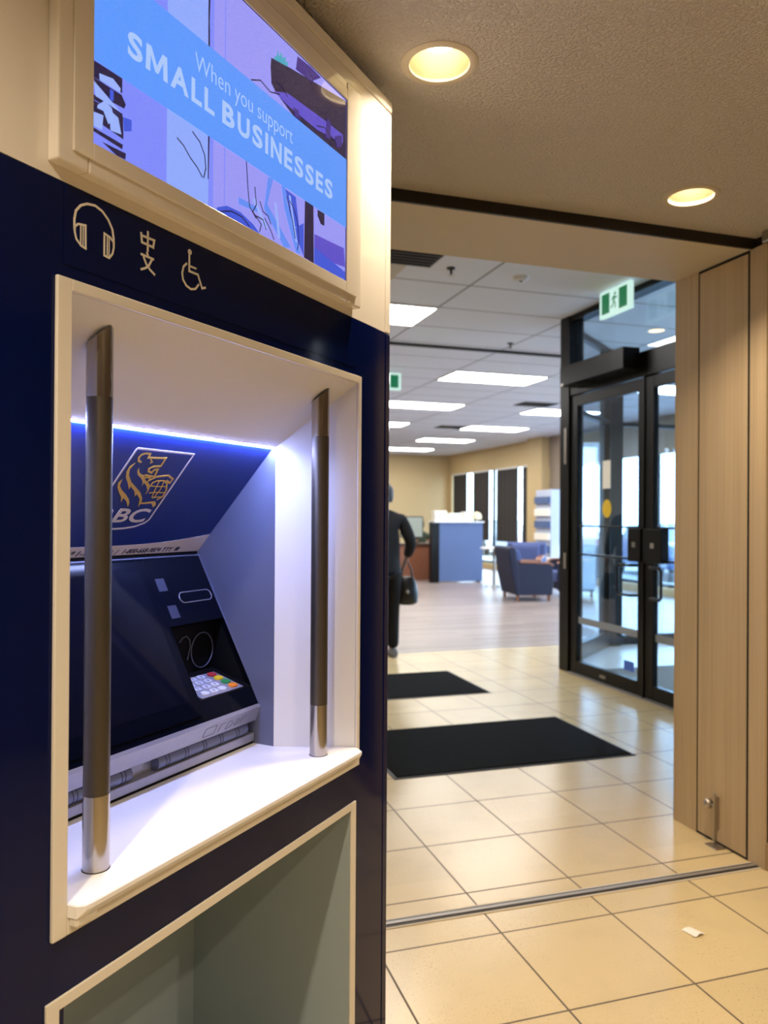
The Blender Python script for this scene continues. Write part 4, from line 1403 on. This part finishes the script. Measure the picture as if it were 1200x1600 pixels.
exit_sign((3.50, 5.16, 3.03), -PI / 2, 'green running man exit sign hanging beside the glass over the doors')
exit_sign((2.87, 9.0, 3.00), 0.0, 'green exit sign partly hidden by the navy kiosk edge')


# ------------------------------------------------------------------ furniture of the big room
# blue-grey screen in front of the service desk
t = thing('desk_screen', 'blue grey fabric privacy screen standing in front of the service desk', 'screen', (6.45, 15.0, 0))
MB().box(-0.49, 0.49, -0.04, 0.04, 0.02, 1.24).build('fabric_panel', M['blue_panel'], t, bevel=0.006)
MB().box(-0.62, 0.52, -0.06, 0.26, 1.24, 1.265).build('cap_rail', M['plastic_white'], t)
MB().box(-0.66, -0.49, -0.05, 0.10, 0.0, 1.24).build('end_post', M['bronze'], t)
MB().box(0.465, 0.49, 0.04, 0.25, 0.0, 1.24).build('return_panel', M['blue_panel'], t)

t = thing('service_desk', 'dark wooden service desk left of the blue grey screen', 'desk', (5.35, 15.9, 0))
MB().box(-1.0, 0.95, -0.25, 0.35, 0.74, 0.78).build('worktop', M['dark_wood'], t, bevel=0.004)
MB().box(-0.98, 0.93, -0.22, -0.18, 0.0, 0.74).build('front_panel', M['red_wood'], t)
MB().box(-0.98, -0.95, -0.22, 0.33, 0.0, 0.74).build('side_panel', M['dark_wood'], t)
MB().box(0.90, 0.93, -0.22, 0.33, 0.0, 0.74).build('side_panel', M['dark_wood'], t)

t = thing('computer_monitor', 'computer monitor with pale picture on the service desk', 'monitor', (5.68, 15.85, 0.78))
MB().box(-0.26, 0.26, 0.0, 0.03, 0.12, 0.58).build('casing', M['bronze'], t, bevel=0.006)
MB().box(-0.24, 0.24, -0.002, 0.0, 0.14, 0.56).build('picture', M['monitor'], t)
MB().box(-0.03, 0.03, 0.005, 0.03, 0.0, 0.14).build('neck', M['bronze'], t)
MB().box(-0.11, 0.11, -0.06, 0.09, 0.0, 0.012).build('foot', M['bronze'], t)


def paper_tray(x, w_, h, label, mat='paper'):
    t = thing('paper_stack', label, 'papers', (x, 15.02, 1.2655), 0, 'white bundles behind the top of the desk screen')
    mb = MB()
    for k in range(6):
        o = random.uniform(-0.015, 0.015)
        mb.box(-w_ / 2 + o, w_ / 2 + o, -0.03, 0.14, 0.0 + h * k / 6, h * (k + 1) / 6 - 0.004)
    mb.build('sheets', M[mat], t)


paper_tray(6.02, 0.27, 0.22, 'bright white paper bundle over the left end of the blue grey screen')
paper_tray(6.34, 0.31, 0.17, 'wide white paper bundle over the middle of the blue grey screen')
paper_tray(6.62, 0.17, 0.20, 'narrow white paper bundle near the right end of the blue grey screen')
t = thing('desk_lamp', 'cream rounded lamp at the right end behind the blue grey screen', 'lamp', (6.86, 15.1, 1.2655))
MB().lathe([(0.05, 0), (0.05, 0.012), (0.012, 0.02), (0.01, 0.06), (0.001, 0.06)], 20).build('base', M['satin'], t, smooth=True)
MB().lathe([(0.10, 0.04), (0.11, 0.10), (0.085, 0.17), (0.001, 0.20)], 24, cap=False).build('lamp_shade', plain('cream shade', (0.75, 0.66, 0.45, 1), 0.7), t, smooth=True)


# tub armchairs
def armchair(label, loc, rz, fab, fab2):
    """faces local +X"""
    t = thing('armchair', label, 'armchair', loc, rz, 'blue tub armchairs by the windows')
    # one outer shell: side panels and back
    for sg in (-1, 1):
        y0, y1 = (0.27, 0.36) if sg > 0 else (-0.36, -0.27)
        pr = [(-0.22, 0.10), (0.36, 0.10), (0.38, 0.35), (0.36, 0.56), (0.30, 0.61), (-0.26, 0.63)]
        MB().prism([(a, y0, b) for a, b in pr], [(a, y1, b) for a, b in pr]).build('side_panel', fab, t, bevel=0.02, bseg=3)
        pr = [(-0.20, 0.625), (0.30, 0.600), (0.375, 0.565), (0.385, 0.585), (0.31, 0.63), (-0.20, 0.655)]
        MB().prism([(a, y0 - 0.01, b) for a, b in pr], [(a, y1 + 0.01, b) for a, b in pr]).build('arm_rest', M['red_wood'], t, bevel=0.008)
    pr = [(-0.26, 0.10), (-0.20, 0.10), (-0.22, 0.55), (-0.27, 0.86), (-0.33, 0.89), (-0.40, 0.86), (-0.34, 0.45)]
    MB().prism([(a, -0.37, b) for a, b in pr], [(a, 0.37, b) for a, b in pr]).build('back_shell', fab, t, bevel=0.025, bseg=3)
    pr = [(-0.22, 0.42), (-0.10, 0.42), (-0.16, 0.80), (-0.22, 0.86), (-0.28, 0.84)]
    MB().prism([(a, -0.26, b) for a, b in pr], [(a, 0.26, b) for a, b in pr]).build('back_cushion', fab2, t, bevel=0.03, bseg=3)
    MB().box(-0.22, 0.37, -0.265, 0.265, 0.24, 0.43).build('seat_cushion', fab2, t, bevel=0.04, bseg=3)
    MB().box(-0.22, 0.34, -0.265, 0.265, 0.12, 0.24).build('seat_base', fab, t)
    for a in (-0.22, 0.31):
        for b in (-0.31, 0.31):
            MB().prism([(a - 0.015, b - 0.015, 0), (a + 0.015, b - 0.015, 0), (a + 0.015, b + 0.015, 0), (a - 0.015, b + 0.015, 0)],
                       [(a - 0.025, b - 0.025, 0.13), (a + 0.025, b - 0.025, 0.13), (a + 0.025, b + 0.025, 0.13), (a - 0.025, b + 0.025, 0.13)]).build('leg', M['red_wood'], t)
    return t


armchair('nearest navy tub armchair, reddish wooden arm, seen from its back and side', (6.15, 11.65, 0), -0.12, M['navy_fab'], M['blue_fab'])
armchair('blue tub armchair behind the nearest one, its blue back cushion showing', (6.92, 13.1, 0), -2.2, M['blue_fab'], M['blue_fab'])
armchair('navy tub armchair half hidden behind the dark door post', (7.30, 12.0, 0), 2.9, M['navy_fab'], M['blue_fab'])
t = thing('side_table', 'small round white table behind the nearest navy armchair', 'table', (6.72, 13.95, 0))
MB().lathe([(0.001, 0.735), (0.27, 0.735), (0.28, 0.75), (0.27, 0.765), (0.001, 0.765)], 32).build('table_top', M['plastic_white'], t, smooth=True)
MB().lathe([(0.18, 0), (0.17, 0.015), (0.03, 0.03), (0.025, 0.735), (0.001, 0.735)], 24).build('pedestal', M['satin'], t, smooth=True)


# ------------------------------------------------------------------ people
def person(root, seated, skin, coat_m, leg_m, hair_m, shoe_m, coat_len=0.74, hair_long=False, arms=None):
    nodes, edges = [], []

    def N(x, y, z, r, par=None):
        nodes.append((x, y, z, r))
        if par is not None:
            edges.append((par, len(nodes) - 1))
        return len(nodes) - 1
    zoff = -0.40 if seated else 0.0
    pel = N(0, 0, 0.94 + zoff, (0.155, 0.115))
    wst = N(0, 0.0, 1.08 + zoff, (0.13, 0.10), pel)
    chs = N(0, 0.005, 1.24 + zoff, (0.155, 0.11), wst)
    ush = N(0, -0.005, 1.34 + zoff, (0.09, 0.065), chs)
    nk = N(0, 0.0, 1.43 + zoff, 0.052, ush)
    nk2 = N(0, 0.008, 1.475 + zoff, 0.050, nk)
    hd = N(0, 0.018, 1.54 + zoff, (0.070, 0.085), nk2)
    hd2 = N(0, 0.012, 1.60 + zoff, (0.074, 0.092), hd)
    hd3 = N(0, 0.0, 1.645 + zoff, (0.055, 0.07), hd2)
    ns = N(0, 0.105, 1.553 + zoff, 0.011, hd)
    J = {}
    for sg in (-1, 1):
        sh = N(0.16 * sg, -0.005, 1.335 + zoff, 0.045, ush)
        el, wr = arms[0 if sg < 0 else 1]
        e_ = N(el[0], el[1], el[2] + zoff, 0.040, sh)
        w_ = N(wr[0], wr[1], wr[2] + zoff, 0.026, e_)
        dv = (Vector(wr) - Vector(el)).normalized()
        pl = Vector(wr) + dv * 0.06
        side = Vector((sg, 0, 0)) - dv * dv.x * sg
        side.normalize()
        fr = dv.cross(side)
        p_ = N(pl.x, pl.y, pl.z + zoff, 0.030, w_)
        for k in range(4):
            off = fr * (0.013 * (1.5 - k))
            ln = (0.035, 0.041, 0.038, 0.030)[k]
            q0 = pl + dv * 0.035 + off
            q1 = q0 + dv * ln
            q2 = q1 + dv * ln * 0.6 - side * 0.016
            a0 = N(q0.x, q0.y, q0.z + zoff, 0.0095, p_)
            a1 = N(q1.x, q1.y, q1.z + zoff, 0.0085, a0)
            N(q2.x, q2.y, q2.z + zoff, 0.007, a1)
        q0 = Vector(wr) + dv * 0.03 + fr * 0.032
        q1 = q0 + dv * 0.035 + fr * 0.018 - side * 0.01
        a0 = N(q0.x, q0.y, q0.z + zoff, 0.010, w_)
        N(q1.x, q1.y, q1.z + zoff, 0.008, a0)
        if seated:
            hp = N(0.09 * sg, 0.05, 0.50, 0.085, pel)
            kn = N(0.11 * sg, 0.42, 0.50, 0.060, hp)
            an = N(0.11 * sg, 0.42, 0.09, 0.038, kn)
            N(0.11 * sg, 0.55, 0.045, 0.030, an)
        else:
            hp = N(0.09 * sg, 0.0, 0.84, 0.088, pel)
            kn = N(0.095 * sg, 0.012, 0.48, 0.055, hp)
            an = N(0.10 * sg, -0.01 + 0.03 * sg, 0.09, 0.036, kn)
            N(0.105 * sg, 0.12 + 0.03 * sg, 0.040, 0.030, an)
        J[sg] = (el, wr)
    skin_mesh('body', nodes, edges, skin, root)
    # coat or shirt
    cn, ce = [], []

    def C(x, y, z, r, par=None):
        cn.append((x, y, z, r))
        if par is not None:
            ce.append((par, len(cn) - 1))
        return len(cn) - 1
    c0 = C(0, 0, 1.02 + zoff, (0.175, 0.135))
    c1 = C(0, 0.0, 1.20 + zoff, (0.175, 0.135), c0)
    c2 = C(0, -0.008, 1.345 + zoff, (0.150, 0.100), c1)
    C(0, 0.0, 1.440 + zoff, (0.075, 0.072), c2)
    hem = (0.195, 0.15) if not seated else (0.19, 0.15)
    c3 = C(0, 0, 0.86 + zoff if not seated else 0.50, hem, c0)
    if not seated:
        C(0, 0, coat_len, (0.195, 0.155), c3)
    for sg in (-1, 1):
        el, wr = J[sg]
        s_ = C(0.170 * sg, -0.008, 1.345 + zoff, 0.084, c2)
        e_ = C(el[0], el[1], el[2] + zoff, 0.060, s_)
        C(wr[0], wr[1], wr[2] + zoff, 0.046, e_)
    skin_mesh('coat' if not seated else 'shirt', cn, ce, coat_m, root)
    # trousers
    tn, te = [(0, 0, 0.92 + zoff, (0.165, 0.125))], []
    for sg in (-1, 1):
        b0 = len(tn)
        if seated:
            tn += [(0.09 * sg, 0.05, 0.50, 0.096), (0.11 * sg, 0.42, 0.50, 0.072), (0.11 * sg, 0.42, 0.10, 0.055)]
        else:
            tn += [(0.09 * sg, 0, 0.80, 0.100), (0.095 * sg, 0.012, 0.48, 0.072), (0.10 * sg, -0.01 + 0.03 * sg, 0.075, 0.062)]
        te += [(0, b0), (b0, b0 + 1), (b0 + 1, b0 + 2)]
    skin_mesh('trousers', tn, te, leg_m, root)
    for sg in (-1, 1):
        y = 0.42 if seated else -0.01 + 0.03 * sg
        x = 0.11 * sg if seated else 0.102 * sg
        mb = MB()
        rings = []
        for yy, wd, hh in ((-0.075, 0.028, 0.055), (-0.06, 0.037, 0.085), (0.0, 0.040, 0.095), (0.07, 0.044, 0.065), (0.14, 0.046, 0.05), (0.185, 0.030, 0.035)):
            rings.append([(x + wd * math.cos(2 * PI * k / 16), y + yy, max(0.001, hh / 2 + hh / 2 * math.sin(2 * PI * k / 16))) for k in range(16)])
        mb.loft(rings)
        mb.build('shoe', shoe_m, root, smooth=True)
    # hair: cap over the skull, open at the face
    mb = MB()
    rings = []
    for k in range(9):
        a = PI * 0.5 * k / 8
        rad = math.cos(a - PI / 2) if False else math.sin(a)
        z = 1.60 + zoff + 0.095 * math.cos(a)
        rings.append([((0.088 * rad + 0.002) * math.cos(2 * PI * j / 24), -0.004 + (0.106 * rad + 0.002) * math.sin(2 * PI * j / 24), z) for j in range(24)])
    low = 1.50 if not hair_long else 1.42
    for zz, s_ in ((1.565, 0.99), (1.53, 0.95), (low, 0.84)):
        ring = []
        for j in range(24):
            a = 2 * PI * j / 24
            sn = math.sin(a)
            y = -0.004 + 0.108 * s_ * sn
            if sn > 0.15:
                y = min(y, 0.03)
            ring.append((0.090 * s_ * math.cos(a), y, (zz if sn < 0.3 else 1.60) + zoff))
        rings.append(ring)
    mb.loft(rings)
    mb.build('hair', hair_m, root, smooth=True)
    for sg in (-1, 1):
        MB().ball((0.030 * sg, 0.098, 1.585 + zoff), 0.010, 0.006, 0.006, 10).build('eye', M['eye'], root, smooth=True)
    MB().ball((0, 0.096, 1.515 + zoff), 0.022, 0.007, 0.007, 10).build('mouth', M['lip'], root, smooth=True)
    for sg in (-1, 1):
        MB().ball((0.088 * sg, 0.0, 1.565 + zoff), 0.010, 0.020, 0.030, 10).build('ear', skin, root, smooth=True)


pr = thing('person', 'person seen from behind in black coat and black trousers holding a black handbag', 'person', (2.30, 7.22, 0), -0.10)
person(pr, False, M['skin'], M['coat'], M['trouser'], M['hair'], M['shoe'], coat_len=0.76,
       arms=[((-0.27, -0.01, 1.10), (-0.22, 0.12, 0.93)), ((0.275, -0.02, 1.10), (0.245, 0.06, 0.965))])
# handbag
hb = thing('handbag', 'shiny black leather handbag hanging from the hand of the standing person', 'handbag', (2.545, 7.24, 0.50), -0.2)
mb = MB()
rings = []
for z, a, b in ((0.0, 0.07, 0.045), (0.02, 0.105, 0.062), (0.10, 0.115, 0.070), (0.20, 0.098, 0.055), (0.265, 0.070, 0.032), (0.275, 0.060, 0.022)):
    rings.append([(a * math.cos(2 * PI * k / 24) * (1 + 0.03 * math.sin(5 * k)), b * math.sin(2 * PI * k / 24), z) for k in range(24)])
mb.loft(rings)
mb.build('bag_body', M['leather'], hb, smooth=True)
for dy in (-0.018, 0.018):
    MB().tube([(-0.055, dy, 0.26), (-0.045, dy, 0.34), (-0.012, dy * 0.5, 0.415), (0.012, dy * 0.5, 0.415), (0.045, dy, 0.34), (0.055, dy, 0.26)], 0.006, 8).build('bag_strap', M['leather'], hb, smooth=True)
MB().ball((0.0, -0.066, 0.13), 0.018, 0.005, 0.018, 12).build('clasp', M['satin'], hb, smooth=True)

ps = thing('person', 'person in dark green shirt seated at the service desk, facing the entrance', 'person', (6.22, 16.80, 0.0), PI - 0.1)
person(ps, True, M['skin2'], M['olive'], M['trouser'], M['hair_black'], M['shoe'],
       arms=[((-0.26, 0.05, 1.13), (-0.16, 0.26, 1.185)), ((0.26, 0.05, 1.13), (0.20, 0.26, 1.185))])
t = thing('office_chair', 'dark office chair under the person at the service desk', 'chair', (6.22, 16.84, 0))
MB().box(-0.24, 0.24, -0.22, 0.26, 0.34, 0.40).build('seat', M['bronze'], t, bevel=0.02)
MB().box(-0.22, 0.22, 0.27, 0.32, 0.50, 1.0).build('backrest', M['bronze'], t, bevel=0.02)
MB().tube([(0, 0.28, 0.55), (0, 0.24, 0.40)], 0.02).build('back_bar', M['bronze'], t)
MB().lathe([(0.03, 0.08), (0.03, 0.38)], 12).build('pedestal', M['bronze'], t)
mb = MB()
for k in range(5):
    a = 2 * PI * k / 5
    mb.tube([(0, 0, 0.09), (0.28 * math.cos(a), 0.28 * math.sin(a), 0.05)], 0.02, 6)
    mb.ball((0.28 * math.cos(a), 0.28 * math.sin(a), 0.027), 0.026)
mb.build('star_base', M['bronze'], t)

# ------------------------------------------------------------------ outdoors, past the windows
g = MB().box(XW + 0.2, 60, -20, 60, -0.30, -0.20).build('floor', M['asphalt'])
struct(g)


def car(loc, rz, mat, label):
    t = thing('car', label, 'car', loc, rz, 'parked cars outside the windows')
    pr = [(-2.2, 0.30), (2.2, 0.30), (2.25, 0.62), (2.05, 0.82), (1.15, 0.92), (0.55, 1.38), (-0.95, 1.42), (-1.75, 0.98), (-2.2, 0.90), (-2.28, 0.6)]
    MB().prism([(a, -0.86, b) for a, b in pr], [(a, 0.86, b) for a, b in pr]).build('body', mat, t, bevel=0.08, bseg=3)
    pr = [(0.98, 0.96), (0.50, 1.33), (-0.90, 1.36), (-1.50, 1.0)]
    MB().prism([(a, -0.875, b) for a, b in pr], [(a, 0.875, b) for a, b in pr]).build('window', M['car_glass'], t)
    for a in (-1.35, 1.38):
        for b in (-0.80, 0.80):
            rr = [(a + 0.32 * math.cos(2 * PI * k / 20), 0.32 + 0.32 * math.sin(2 * PI * k / 20)) for k in range(20)]
            MB().prism([(x, b - 0.1, z) for x, z in rr], [(x, b + 0.1, z) for x, z in rr]).build('wheel', M['tyre'], t)
    return t


car((13.5, 17.6, -0.2), 1.3, M['car_blue'], 'dark blue car parked outside, seen through the glass')
car((13.6, 23.5, -0.2), 1.45, M['car_red'], 'dark red car parked outside, seen through the glass')
car((14.3, 30.0, -0.2), 1.5, M['car_grey'], 'silver car parked outside, seen through the glass')

bpy.context.view_layer.update()
